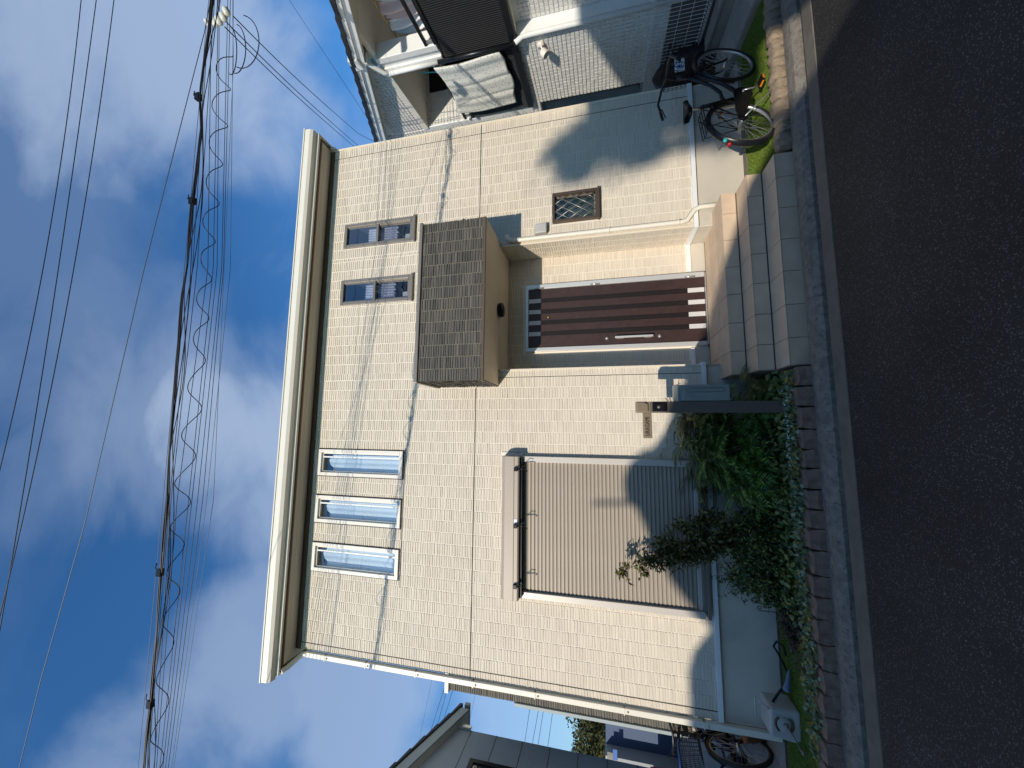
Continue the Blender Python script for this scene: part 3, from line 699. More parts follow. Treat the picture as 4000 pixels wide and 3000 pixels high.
MB().box(.300, .458, PY - .010, PY - .001, .655, 1.085).build('box_door', 'greybox', mbx, bevel=.004)
def stadium(cx, z0, z1, r, y, rt):
    pts = [(cx + r * math.cos(t), y, z1 - r + r * math.sin(t)) for t in np.linspace(0, math.pi, 8)] + [(cx + r * math.cos(t), y, z0 + r + r * math.sin(t)) for t in np.linspace(math.pi, 2 * math.pi, 8)]
    return MB().tube(pts, rt, 6, closed=True)
stadium(.405, .70, 1.06, .020, PY - .011, .0035).build('embossed_ring', 'greyframe', mbx)
MB().box(.332, .336, PY - .013, PY - .010, .88, 1.03).build('card_slot', 'silver', mbx)
npl = thing('nameplate', 'small bronze nameplate with black letters sticking out left of the intercom post', 'nameplate', (.04, PY, 1.435))
MB().box(-.088, .1755, PY + .02, PY + .032, 1.392, 1.482).build('plate_body', 'plate', npl, bevel=.008)
tcu = bpy.data.curves.new('lettering', 'FONT'); tcu.body = 'URAGAMI'; tcu.size = .062; tcu.extrude = .0012; tcu.align_x = 'CENTER'; tcu.align_y = 'CENTER'; tcu.space_character = 1.05
to = bpy.data.objects.new('lettering', tcu); COL.objects.link(to)
bpy.context.view_layer.update()
tm = bpy.data.meshes.new_from_object(to); bpy.data.objects.remove(to)
t2 = bpy.data.objects.new('lettering', tm); COL.objects.link(t2); tm.materials.append(M['black']) if not tm.materials else None
tm.materials.clear(); tm.materials.append(M['black'])
t2.parent = npl; t2.location = (.035 - .04, .018, .0); t2.rotation_euler = (R(90), 0, 0); t2.scale = (.70, 1, 1)

# ================================================================== HOSE REEL
hr = thing('hose_reel', 'pale grey hose reel box with hand crank on the turf by the left house corner', 'hose reel', (-2.83, -.40, HC), rotz=0)
MB().prism([(-2.70, HC), (-2.96, HC), (-2.985, HC + .06), (-2.96, HC + .27), (-2.70, HC + .26)], 'y', -.46, -.20).build('reel_housing', 'hose', hr, bevel=.02)
s = MB().tube([(-2.83 + .075 * math.cos(t), -.468, HC + .15 + .075 * math.sin(t)) for t in np.linspace(R(40), R(140), 12)], .010, 6)
s.build('reel_slot', 'brownstrip', hr); MB().tube([(-2.83 + .075 * math.cos(t), -.468, HC + .15 + .075 * math.sin(t)) for t in np.linspace(R(220), R(320), 12)], .010, 6).build('reel_slot', 'brownstrip', hr)
MB().lathe([(.062, 0), (.062, .006), (.055, .009)], (-2.83, -.462, HC + .15), (0, -1, 0), 24).build('reel_disc', 'hose', hr)
MB().lathe([(.020, 0), (.020, .03)], (-2.83, -.468, HC + .14), (0, -1, 0), 12).tube([(-2.83, -.49, HC + .14), (-2.90, -.50, HC + .09), (-2.99, -.51, HC + .04)], .008, 6).lathe([(.014, 0), (.014, .07)], (-2.99, -.50, HC + .04), (0, -1, 0), 10).build('crank', 'greyframe', hr)
MB().tube([(-2.72, -.44, HC + .27), (-2.72, -.30, HC + .34), (-2.90, -.30, HC + .34)], .010, 6).build('carry_handle', 'hose', hr)
hs = MB().tube([(-2.70, -.36, HC + .20), (-2.60, -.38, HC + .15), (-2.50, -.36, HC + .06), (-2.42, -.33, HC + .04), (-2.30, -.27, HC + .08), (-2.24, -.22, HC + .11), (-2.19, -.22, HC + .08), (-2.20, -.27, HC + .04), (-2.28, -.30, HC + .03)], .011, 8).build('garden_hose', 'black')
tag(hs, 'black garden hose looping over the turf to the right of the hose reel', 'hose')
nz_ = MB().lathe([(.012, 0), (.016, .04), (.022, .12), (.034, .17), (.034, .19)], (-2.36, -.40, HC + .05), (-1, -.15, .25), 12).build('hose_nozzle', 'bluegrey'); tag(nz_, 'blue grey spray nozzle lying on the turf beside the hose reel', 'nozzle')

# ================================================================== BICYCLES
def bicycle(name, label, loc, heading, lean, paint, basket=True, steer=0.0, group=None, sc=1.03):
    r = thing(name, label, 'bicycle', loc, 0, group, local=True)
    r.rotation_mode = 'XYZ'
    r.rotation_euler = (Matrix.Rotation(heading, 3, 'Z') @ Matrix.Rotation(lean, 3, 'X')).to_euler(); r.scale = (sc,) * 3
    wr = .335; RH = Vector((-.46, 0, wr)); FH = Vector((.64, 0, wr)); BB = Vector((-.02, 0, .27)); ST = Vector((-.19, 0, .70)); HT = Vector((.375, 0, .90)); HB = Vector((.425, 0, .70))
    f = MB()
    f.tube([BB, ST], .023, 10); f.tube([HT, HB], .026, 10)
    f.tube([HB + Vector((-.01, 0, .10)), (.34, 0, .70), (.22, 0, .54), (.08, 0, .46), (-.02, 0, .46), (-.075, 0, .44)], .018, 8)
    f.tube([HB + Vector((-.005, 0, .02)), (.36, 0, .58), (.26, 0, .42), (.13, 0, .32), (0, 0, .275), BB], .021, 8)
    for s_ in (-1, 1):
        f.tube([BB + Vector((-.03, s_ * .02, 0)), RH + Vector((.05, s_ * .055, 0)), RH + Vector((0, s_ * .06, 0))], .010, 6)
        f.tube([ST + Vector((.03, s_ * .012, -.10)), RH + Vector((.05, s_ * .05, .08)), RH + Vector((0, s_ * .06, 0))], .008, 6)
    f.build('frame', paint, r)
    f = MB()
    f.tube([HB + Vector((0, 0, .02)), (.445, 0, .66)], .018, 8)
    for s_ in (-1, 1): f.tube([(.44, 0, .69), (.455, s_ * .045, .66), (.53, s_ * .055, .50), (.60, s_ * .055, .37), FH + Vector((0, s_ * .055, 0))], .011, 6)
    f.build('fork', paint, r)
    for c_, nm in ((RH, 'r'), (FH, 'f')):
        hub = MB().lathe([(.012, -.06), (.012, -.035), (.024, -.03), (.024, .03), (.012, .035), (.012, .06)], c_, (0, 1, 0), 12).build('wheel', 'silver', r)
        ring = [(c_.x + wr * math.cos(t), 0, c_.z + wr * math.sin(t)) for t in np.linspace(0, 2 * math.pi, 49)[:-1]]
        MB().tube([(c_.x + (wr - .018) * math.cos(t), 0, c_.z + (wr - .018) * math.sin(t)) for t in np.linspace(0, 2 * math.pi, 49)[:-1]], .021, 8, closed=True).build('tyre', 'rubber', hub)
        rim = MB(); n = 48; vs = []
        for t in np.linspace(0, 2 * math.pi, n + 1)[:-1]:
            for rr, yy in ((wr - .030, -.012), (wr - .030, .012), (wr - .047, .011), (wr - .047, -.011)): vs.append((c_.x + rr * math.cos(t), yy, c_.z + rr * math.sin(t)))
        rim.add(vs, [(i * 4 + k, i * 4 + (k + 1) % 4, ((i + 1) % n) * 4 + (k + 1) % 4, ((i + 1) % n) * 4 + k) for i in range(n) for k in range(4)], True); rim.build('rim', 'silver', hub)
        sp = MB()
        for k in range(36):
            t = 2 * math.pi * k / 36; sd_ = 1 if k % 2 else -1; off = (.45 if (k // 2) % 2 else -.45)
            sp.tube([(c_.x + .022 * math.cos(t + off * 3), sd_ * .028, c_.z + .022 * math.sin(t + off * 3)), (c_.x + (wr - .045) * math.cos(t), 0, c_.z + (wr - .045) * math.sin(t))], .0016, 3, cap=False)
        sp.build('spokes', 'silver', hub)
    for c_, a0, a1 in ((RH, 10, 215), (FH, 35, 190)):
        vs = []; n = 30
        for t in np.linspace(R(a0), R(a1), n):
            for yy, rr in ((-.030, wr + .006), (-.015, wr + .018), (.015, wr + .018), (.030, wr + .006)): vs.append((c_.x + rr * math.cos(t), yy, c_.z + rr * math.sin(t)))
        MB().add(vs, [(i * 4 + k, i * 4 + k + 1, (i + 1) * 4 + k + 1, (i + 1) * 4 + k) for i in range(n - 1) for k in range(3)], True).build('mudguard', paint, r)
    MB().tube([ST, (-.215, 0, .82)], .012, 8).build('seat_post', 'silver', r)
    sv = []; prof = [(.14, .018, .0), (.08, .028, .01), (.0, .055, .012), (-.07, .088, .015), (-.12, .090, .018), (-.15, .06, .014)]
    for (xx, hw, h_) in prof:
        for k in range(8):
            t = math.pi * k / 7; sv.append((-.215 + xx, hw * math.cos(t), .835 + .030 * math.sin(t) + h_))
        sv.append((-.215 + xx, hw * .7, .82)); sv.append((-.215 + xx, -hw * .7, .82))
    o2 = [0, 1, 2, 3, 4, 5, 6, 7, 9, 8]; n = len(prof)
    MB().add(sv, [(i * 10 + o2[k], i * 10 + o2[(k + 1) % 10], (i + 1) * 10 + o2[(k + 1) % 10], (i + 1) * 10 + o2[k]) for i in range(n - 1) for k in range(10)] + [tuple(o2), tuple((n - 1) * 10 + q for q in reversed(o2))], True).build('saddle', 'black', r)
    def rot(p):
        p = Vector(p) - HT; return HT + Matrix.Rotation(steer, 3, 'Z') @ p
    hb = MB().tube([HT, rot((.365, 0, .985)), rot((.385, 0, 1.0))], .012, 8)
    hb.tube([rot((.14, -.29, .985)), rot((.20, -.275, 1.0)), rot((.32, -.24, 1.035)), rot((.41, -.13, 1.02)), rot((.40, 0, 1.0)), rot((.41, .13, 1.02)), rot((.32, .24, 1.035)), rot((.20, .275, 1.0)), rot((.14, .29, .985))], .014, 8).build('handlebar', paint, r)
    for s_ in (-1, 1):
        MB().tube([rot((.24, s_ * .265, 1.012)), rot((.12, s_ * .295, .98))], .016, 8).build('grip', 'black', r)
        MB().tube([rot((.27, s_ * .26, 1.01)), rot((.26, s_ * .265, .985)), rot((.17, s_ * .30, .945))], .006, 6).build('brake_lever', 'black', r)
    MB().tube([rot((.28, -.26, 1.01)), rot((.36, -.25, 1.10)), rot((.46, -.06, .98)), (.43, -.02, .80), (.48, -.04, .62)], .0025, 5).build('brake_cable', 'black', r)
    MB().prism([(-.04 + .105 * math.cos(t), .27 + .095 * math.sin(t)) for t in np.linspace(R(-100), R(100), 14)] + [(-.30, .385), (-.47, .375), (-.50, .335), (-.47, .30), (-.30, .275)], 'y', -.062, -.036).build('chain_case', 'black', r, bevel=.006)
    MB().tube([(-.02, -.075, .27), (.02, -.085, .12)], .009, 6).tube([(-.02, .075, .27), (-.06, .085, .42)], .009, 6).lathe([(.012, -.08), (.012, .08)], BB, (0, 1, 0), 10).build('crank', 'silver', r)
    for (xx, yy, z_) in ((.02, -.135, .12), (-.06, .135, .42)):
        pd = MB().box(xx - .045, xx + .045, yy - .045, yy + .045, z_ - .012, z_ + .012).build('pedal', 'black', r, bevel=.003)
        MB().box(xx - .03, xx + .03, yy - math.copysign(.049, -yy) * (1 if yy < 0 else 1) - .002, yy - math.copysign(.049, -yy) + .002, z_ - .008, z_ + .008).build('pedal_reflector', 'amber', pd) if False else MB().box(xx - .049, xx - .0455, yy - .03, yy + .03, z_ - .008, z_ + .008).box(xx - .03, xx + .03, yy - .0485, yy - .0455, z_ - .008, z_ + .008).build('pedal_reflector', 'amber', pd)
    rk = MB()
    for yy in (-.06, -.02, .02, .06): rk.tube([(-.24, yy, .70), (-.30, yy, .715), (-.66, yy, .71)], .005, 5)
    rk.tube([(-.30, -.065, .715), (-.30, .065, .715)], .005, 5); rk.tube([(-.48, -.065, .712), (-.48, .065, .712)], .005, 5); rk.tube([(-.66, -.065, .71), (-.68, 0, .71), (-.66, .065, .71)], .005, 5)
    for s_ in (-1, 1): rk.tube([(-.62, s_ * .06, .70), RH + Vector((0, s_ * .068, 0))], .005, 5); rk.tube([(-.34, s_ * .06, .71), RH + Vector((0, s_ * .066, 0))], .005, 5)
    rk.build('rear_rack', 'black', r)
    MB().lathe([(.022, 0), (.026, .01), (.018, .025)], (-.80, 0, .50), (-1, 0, .1), 14).build('rear_reflector', 'red', r)
    MB().lathe([(.02, 0), (.02, .012)], (-.775, -.02, .545), (-.7, -.6, .3), 10).build('sticker', 'teal', r)
    MB().tube([RH + Vector((.0, -.065, -.01)), RH + Vector((.14, -.13, -.15)), RH + Vector((.27, -.20, -.305))], .007, 6).build('kickstand', 'silver', r)
    MB().lathe([(.022, 0), (.036, .05), (.036, .06)], (.50, -.035, .60), (1, 0, 0), 12).build('head_lamp', 'black', r)
    if basket:
        bk = MB(); x0, x1, y0, y1, z0, z1 = .45, .74, -.17, .17, .74, .98
        lo = lambda t, q: (x0 + .03 + (x1 - x0 - .06) * t, (y0 + .03) + (y1 - y0 - .06) * q, z0); hi = lambda t, q: (x0 + (x1 - x0) * t, y0 + (y1 - y0) * q, z1)
        for t in np.linspace(0, 1, 8):
            for q in (0, 1): bk.tube([lo(t, q), hi(t, q)], .0022, 4, cap=False)
            bk.tube([lo(t, 0), lo(t, 1)], .0022, 4, cap=False)
        for q in np.linspace(0, 1, 9):
            for t in (0, 1): bk.tube([lo(t, q), hi(t, q)], .0022, 4, cap=False)
            bk.tube([lo(0, q), lo(1, q)], .0022, 4, cap=False)
        for w_ in np.linspace(0, 1, 6):
            P4 = [tuple(np.array(lo(t, q)) * (1 - w_) + np.array(hi(t, q)) * w_) for t, q in ((0, 0), (1, 0), (1, 1), (0, 1))]; bk.tube(P4, .0022 if w_ < 1 else .005, 4, closed=True)
        bk.build('basket', 'black', r)
    return r
b1 = bicycle('bicycle', 'black city bicycle with wire front basket on the turf right of the steps', (3.66, -.70, HC - .01), R(19), R(9), 'blackmetal')
b2 = bicycle('bicycle', 'dark blue bicycle squeezed into the passage left of the cream house', (-3.92, .55, HC), R(-108), R(-8), 'bikeblue', basket=True, steer=.3, group='bicycles in the left passage')
b3 = bicycle('bicycle', 'black bicycle leaning deeper in the left passage behind the dark blue bicycle', (-3.75, 1.0, HC), R(-80), R(7), 'blackmetal', basket=True, group='bicycles in the left passage')

# ================================================================== RIGHT NEIGHBOUR
TH = R(-8.45)
nb = thing('white_tiled_house', 'white mosaic tiled house with charcoal balcony to the right of the cream house', 'house', (5.8, 0, 0), TH, local=True)
# local: X into the house, Y along the wall away from the street, Z up
SA, SB_ = -.22, 1.35
mbw = MB()
def q4(a, b, c, d): mbw.quad(a, b, c, d)
# lower wall (far part) with dark window
WX0, WX1, WZ0, WZ1 = 1.24, 2.3, 1.10, 2.90
for (y0, y1, z0, z1) in ((SA, WX0, .05, 3.06), (WX0, 5, .05, WZ0), (WX0, 5, WZ1, 3.06), (WX1, 5, WZ0, WZ1), (SB_, 5, 3.06, 6.05)):
    q4((0, y1, z0), (0, y0, z0), (0, y0, z1), (0, y1, z1))
mbw.add([(0, SB_, 5.25), (0, SA, 5.25), (0, SA, 5.735 + .425 * SA - .15), (0, SB_, 5.735 + .425 * SB_ - .15)], [(0, 1, 2, 3)])
q4((.16, SA, .05), (.16, -3.2, .05), (.16, -3.2, 3.06), (.16, SA, 3.06)); q4((0, SA, .05), (.16, SA, .05), (.16, SA, 3.06), (0, SA, 3.06))
# balcony recess
q4((1.15, 5, 3.06), (1.15, -3.2, 3.06), (1.15, -3.2, 5.25), (1.15, 5, 5.25)); q4((0, SB_, 3.06), (1.15, SB_, 3.06), (1.15, SB_, 5.25), (0, SB_, 5.25))
mbw.box(.01, 5, 5, 5.1, 0, 3.0)
mbw.build('wall', 'whitegroove', nb)
MB().box(-.008, .3, SA + .05, 4, .05, .87).box(.150, .3, -3.2, SA - .02, .05, .87).build('foundation', mat('dark_foundation', (.13, .115, .10), .9, var=.2, bump=.3), nb)
MB().box(.001, 1.15, -1.9, SB_, 5.20, 5.25).build('balcony_ceiling', 'palesoffit', nb)
MB().box(.001, 1.15, -1.9, SB_, 3.02, 3.06).build('balcony_floor', 'palesoffit', nb)
def wt(u0, u1, w0, w1, o, hl, p=.0655):
    c = tilefield(u0, u1, w0, w1, p, p, .0125, .0125, hl, stagger=False)
    return c
uu, ww = (0, 1, 0), (0, 0, 1)
c = wt(SA + .04, 4, .88, 3.05, 0, [(WX0, WX1, WZ0, WZ1)]); tiles('mosaic_tile', c, (0, 0, 0), uu, ww, (-1, 0, 0), 'whitetile', nb, th=.012, jit=.0016, skew=.001)
c = wt(SB_ + .03, 4, 3.07, 6.6, 0, []); c = c[c[:, 3] < 5.62 + .42 * c[:, 0]]; tiles('mosaic_tile', c, (0, 0, 0), uu, ww, (-1, 0, 0), 'whitetile', nb, th=.012, jit=.0016, skew=.001)
c = wt(SA, SB_, 5.27, 5.95, 0, []); c = c[c[:, 3] < 5.55 + .42 * c[:, 0]]; tiles('mosaic_tile', c, (0, 0, 0), uu, ww, (-1, 0, 0), 'whitetile', nb, th=.012, jit=.0016, skew=.001)
c = wt(-2.6, SA - .02, .88, 2.96, 0, []); tiles('mosaic_tile', c, (.16, 0, 0), uu, ww, (-1, 0, 0), 'whitetile', nb, th=.012, jit=.0016, skew=.001)
BW0, BW1, BWZ = .66, 1.13, 5.14
c = wt(0.02, 1.15, 3.07, 5.2, 0, [(BW0, BW1, 3.9, BWZ)]); tiles('mosaic_tile', c, (0, SB_, 0), (1, 0, 0), ww, (0, -1, 0), 'whitetile', nb, th=.012, jit=.0016, skew=.001)
c = wt(-1.8, SB_, 3.07, 5.2, 0, [(.86, 1.37, 3.2, 5.12)]); tiles('mosaic_tile', c, (1.15, 0, 0), uu, ww, (-1, 0, 0), 'whitetile', nb, th=.012, jit=.0016, skew=.001)
MB().box(BW0, BW1, SB_ - .03, SB_ - .013, 3.9, BWZ).build('balcony_window', 'black', nb)
MB().box(-.012, .02, WX0, WX1, WZ1 - .05, WZ1).box(-.012, .02, WX0, WX0 + .04, WZ0, WZ1).box(-.012, .02, WX0, WX1, WZ0, WZ0 + .05).build('window', 'blackmetal', nb)
MB().box(.03, .034, WX0, WX1, WZ0, WZ1).build('pane', 'darkglass', nb); MB().box(.3, .31, WX0, WX1, WZ0, WZ1).build('dark_interior', 'room', nb)
MB().box(.05, .07, WX0 + .05, WX1, 2.45, WZ1).build('blind', 'darkwood', nb)
# louvred balustrade
rib = MB(); y = -2.4; zb, zt = 3.06, 4.20
rib.box(-.055, -.040, -2.4, 1.20, zb, zt)
bal = rib.build('balustrade', 'darkpanel', nb)
first = None; y = -2.38
while y < 1.19:
    if first is None:
        o = MB().prism([(-.055, y), (-.068, y + .004), (-.068, y + .015), (-.055, y + .019)], 'z', zb + .07, zt - .05).build('louvre_rib', 'darkpanel', bal); first = o; y_first = y
    else:
        o = bpy.data.objects.new('louvre_rib', first.data); COL.objects.link(o); o.parent = bal; o.location = (0, y - y_first, 0)
    y += .031
MB().box(-.085, -.03, -2.4, 1.22, zb - .03, zb + .07).build('bottom_rail', 'blackmetal', bal, bevel=.004)
MB().box(-.085, -.03, -2.4, -.45, zt - .03, zt + .03).box(-.085, -.03, -.17, 1.22, zt - .03, zt + .03).box(-.08, -.035, -2.4, -.45, zt + .13, zt + .175).box(-.08, -.035, -.17, 1.22, zt + .13, zt + .175).build('handrail', 'blackmetal', bal, bevel=.006)
for yy in (-1.9, -1.2, -.52, .5, 1.14): MB().box(-.07, -.045, yy, yy + .03, zt + .03, zt + .13).build('rail_bracket', 'silver', bal)
# post and pipes
s = MB(); s.box(-.09, .16, -.46, -.36, zt, 5.22); s.box(-.06, .14, -.36, -.26, zt, 5.20); s.box(-.09, .16, -.26, -.17, zt, 5.22); s.build('balcony_post', 'white', nb, bevel=.008)
s = MB().tube([(-.13, -.21, 5.15), (-.13, -.21, 4.28)], .034, 10).tube([(-.14, -.62, 5.42), (-.15, -.55, 5.36), (-.14, -.25, 5.19), (-.13, -.21, 5.12)], .032, 10); s.build('downpipe', 'white', nb)
MB().tube([(-.13, -.21, 4.28), (-.13, -.21, 3.06)], .034, 10).build('downpipe', 'blackmetal', nb)
MB().tube([(-.13 + .02, -.21, 3.05), (-.05, -.21, 2.95), (-.04, -.21, 2.85), (-.04, -.21, .1)], .036, 10).build('downpipe', 'white', nb)
MB().box(-.02, .165, -.235, SA + .05, .05, 3.02).build('corner_trim', 'white', nb, bevel=.006)
MB().box(.165, .20, -.75, -.71, .1, 3.0).build('drain_pipe', 'white', nb, bevel=.01)
MB().box(-.012, .01, SB_ - .02, SB_ + .10, 3.06, 5.30).build('opening_trim', 'white', nb, bevel=.006)
MB().box(-.03, .05, -1.9, SB_, 5.19, 5.27).build('opening_beam', 'palesoffit', nb)
# roof with rake: line z = 5.73 + .42*s  (s = local y)
s0, s1 = -3.0, 3.3; zl = lambda s_: 5.735 + .425 * s_
def rakebar(x0, x1, dz0, dz1, nm, mt_, s0=s0, s1=s1):
    MB().add([(x, s_, zl(s_) + dz) for s_ in (s0, s1) for (x, dz) in ((x0, dz0), (x1, dz0), (x1, dz1), (x0, dz1))],
             [(0, 1, 2, 3), (7, 6, 5, 4), (0, 4, 5, 1), (1, 5, 6, 2), (2, 6, 7, 3), (3, 7, 4, 0)]).build(nm, mt_, nb)
rakebar(-.20, -.17, -.17, -.02, 'rake_board', 'white'); rakebar(-.225, -.20, -.07, -.005, 'rake_trim', 'white'); rakebar(-.17, .3, -.165, -.14, 'rake_soffit', 'soffit')
s_ = -3.0; k = 0
while s_ < 3.3:
    a_ = zl(s_); b_ = zl(s_ + .24)
    MB().add([(-.245, s_, a_ + .01), (1.5, s_, a_ + .01), (1.5, s_ + .26, b_ - .01), (-.245, s_ + .26, b_ - .01), (-.25, s_ - .02, a_ + .065), (1.5, s_ - .02, a_ + .065), (1.5, s_ + .25, b_ + .05), (-.25, s_ + .25, b_ + .05)],
             [(0, 3, 2, 1), (4, 5, 6, 7), (0, 1, 5, 4), (1, 2, 6, 5), (2, 3, 7, 6), (3, 0, 4, 7)]).build('roof_tile', 'roofdark', nb)
    s_ += .24
# eave gutter running into the block, with collector box
MB().box(-.20, 1.4, -.66, -.56, 5.36, 5.44).box(-.20, 1.4, -.56, -.53, 5.30, 5.44).build('eave_gutter', 'white', nb, bevel=.008)
MB().box(-.24, -.06, -.70, -.50, 5.38, 5.54).build('gutter_box', 'white', nb, bevel=.012)
MB().box(0.0, 1.4, -.53, -.40, 5.251, 5.36).build('balcony_beam', 'palesoffit', nb)
MB().box(-.10, .2, .70, 1.05, 5.75, 5.92).build('rake_return', 'white', nb) if False else None
# wall spotlight
sp = MB().lathe([(.045, 0), (.055, .02), (.055, .05)], (0, .02, 2.70), (-1, 0, 0), 14).tube([(-.04, .02, 2.70), (-.10, .03, 2.68)], .014, 6)
spo = sp.build('spotlight', 'palecream', nb)
MB().lathe([(.035, -.05), (.058, -.03), (.062, .05), (.055, .055), (.02, .03)], (-.13, .05, 2.66), (-.75, .1, -.65), 16).build('lamp_head', 'palecream', spo)
# retaining kerb and mesh fence
rw = thing('low_concrete_wall', 'low stained concrete wall under the white mesh fence', 'wall', (5.8, 0, 0), TH, local=True)
MB().box(-.34, -.18, -2.4, 2.2, .0, .30).build('wall_body', 'greyconc', rw, bevel=.01); MB().box(-.36, -.16, -2.4, 2.2, .30, .345).build('wall_cap', 'greyconc', rw, bevel=.008)
MB().box(-.9, -.34, -2.4, .55, .0, .17).build('concrete_apron', 'greyconc', rw, bevel=.03)
fe = thing('mesh_fence', 'white welded wire mesh fence between the two houses', 'fence', (5.8, 0, 0), TH, local=True)
fx = -.20; fz0, fz1 = .40, 1.17; ml = MB(); y = -2.2
while y < 1.9:
    ml.tube([(fx, y, fz0 + .06), (fx, y, fz1 - .06)], .0034, 4, cap=False)
    for zc, sg in ((fz1 - .06, 1), (fz0 + .06, -1)): ml.tube([(fx, y, zc), (fx - .045, y, zc + sg * .03), (fx, y, zc + sg * .06), (fx + .0, y, zc + sg * .005)], .0034, 4, cap=False)
    y += .062
ml.build('vertical_wires', 'white', fe, kind='stuff')
for z in list(np.linspace(fz0 + .06, fz1 - .06, 5)) + [fz0, fz1]: MB().tube([(fx - .003, -2.2, z), (fx - .003, 1.9, z)], .0030, 5).build('horizontal_wire', 'white', fe)
for z in (fz0 + .03, fz1 - .03): MB().tube([(fx - .045, -2.2, z), (fx - .045, 1.9, z)], .0030, 5).build('horizontal_wire', 'white', fe)
for y in (-1.6, 1.55): MB().box(fx + .01, fx + .05, y, y + .04, .3, fz1).build('fence_post', 'white', fe)
# covered scooter behind the fence
scv = MB(); vs = []; n = 20
for (zf, rf, o_) in ((.0, .80, 0), (.3, .85, 0), (.55, .74, .02), (.72, .50, .05), (.86, .26, .10), (.92, .02, .10)):
    for k in range(n):
        t = 2 * math.pi * k / n; w_ = 1 + .06 * math.sin(5 * t) + .03 * math.sin(9 * t + 1); vs.append((5.62 + .25 * rf * w_ * math.cos(t), .85 + .55 * rf * w_ * math.sin(t), .10 + zf))
scv.add(vs, [(i * n + k, i * n + (k + 1) % n, (i + 1) * n + (k + 1) % n, (i + 1) * n + k) for i in range(5) for k in range(n)], True)
sco = thing('covered_scooter', 'dark covered scooter shape behind the white mesh fence with a small blue and white plate', 'scooter', (5.6, .85, .1)) 
scv.build('cover', mat('dark_cover', (.014, .014, .016), .6), sco)
pl = at(2650, 305, .05)
MB().box(pl[0] - .085, pl[0] + .085, .045, .05, pl[2] - .055, pl[2] + .055)
bp = thing('bicycle_basket_plate', 'small white plate with blue figures fixed at the basket of the black bicycle', 'plate', (4.33, -.62, .9))
px_, pz_ = 4.33, .92
MB().box(px_ - .085, px_ + .085, -.625, -.620, pz_ - .055, pz_ + .055).build('plate_sheet', 'white', bp)
tcu = bpy.data.curves.new('figures', 'FONT'); tcu.body = '83'; tcu.size = .10; tcu.extrude = .001; tcu.align_x = 'CENTER'; tcu.align_y = 'CENTER'
to = bpy.data.objects.new('figures', tcu); COL.objects.link(to); bpy.context.view_layer.update(); tm = bpy.data.meshes.new_from_object(to); bpy.data.objects.remove(to)
tm.materials.clear(); tm.materials.append(mat('plate_blue', (.03, .10, .35), .5)); t3 = bpy.data.objects.new('figures', tm); COL.objects.link(t3); t3.parent = bp; t3.location = (0, -.008, .02); t3.rotation_euler = (R(90), 0, 0)

# duvet and laundry
def sheet(fn, nu, nv, name, mt_, parent=None, thick=.012):
    vs = [fn(i / nu, j / nv) for j in range(nv + 1) for i in range(nu + 1)]; w_ = nu + 1
    b = MB().add(vs, [(j * w_ + i, j * w_ + i + 1, (j + 1) * w_ + i + 1, (j + 1) * w_ + i) for j in range(nv) for i in range(nu)], True).build(name, mt_, parent)
    so_ = b.modifiers.new('thickness', 'SOLIDIFY'); so_.thickness = thick; return b
dv = thing('duvet', 'white duvet with small dark flowers hung to air over the charcoal balcony rail', 'duvet', (5.8, 0, 0), TH, local=True)
def dfn(u, v):
    y = -.14 + 1.06 * u + (.04 * v if u > .5 else .0) + .02 * math.sin(v * 5); 
    top = 4.41 - .07 * math.sin(u * math.pi); L_ = 1.10 + .015 * math.sin(u * 14)
    fold = .012 * math.sin(u * 13 + .7 * math.sin(v * 2.2)) * (.3 + v) + .005 * math.sin(u * 31)
    if v < .08: return (.06 - (v / .08) * .16, y, top + .0 - .01 * v)
    return (-.135 - .03 * math.sin(v * 3) - abs(fold), y, top - (v - .08) / .92 * L_)
sheet(dfn, 60, 40, 'duvet_cloth', 'duvet', dv, .03)
pb = MB().tube([(.28, -1.6, 4.93), (.28, -.35, 4.90)], .014, 8).build('laundry_pole', 'bamboo'); tag(pb, 'bamboo laundry pole carrying washing inside the right hand balcony', 'pole'); pb.location = (5.8, 0, 0); pb.rotation_euler = (0, 0, TH)
for i, (y0, y1, zt_, zb_, mt_, lab) in enumerate(((-.62, -.42, 4.88, 4.30, 'cloth', 'white towel hanging nearest the white balcony post'), (-.90, -.66, 4.88, 4.22, 'pinkcloth', 'pale pink shirt drying in the middle of the bamboo pole'), (-1.20, -.94, 4.88, 4.30, 'cloth', 'white shirt drying farthest right on the bamboo pole'))):
    o = sheet(lambda u, v: (.27 + .05 * math.sin(u * 9 + v * 3) , y0 + (y1 - y0) * u + .03 * math.sin(v * 4), zt_ + (zb_ - zt_) * v + .02 * math.sin(u * 7)), 14, 10, 'hanging_laundry', mt_, None, .006)
    tag(o, lab, 'laundry', 'washing on the balcony pole'); o.location = (5.8, 0, 0); o.rotation_euler = (0, 0, TH)
ph = MB().tube([(.10, .18, 4.75), (.10, .22, 4.55), (.10, .26, 4.40)], .010, 6).build('pole_hanger', 'teal'); tag(ph, 'thin pale green hanger under the balcony ceiling left of the post', 'hanger'); ph.location = (5.8, 0, 0); ph.rotation_euler = (0, 0, TH)

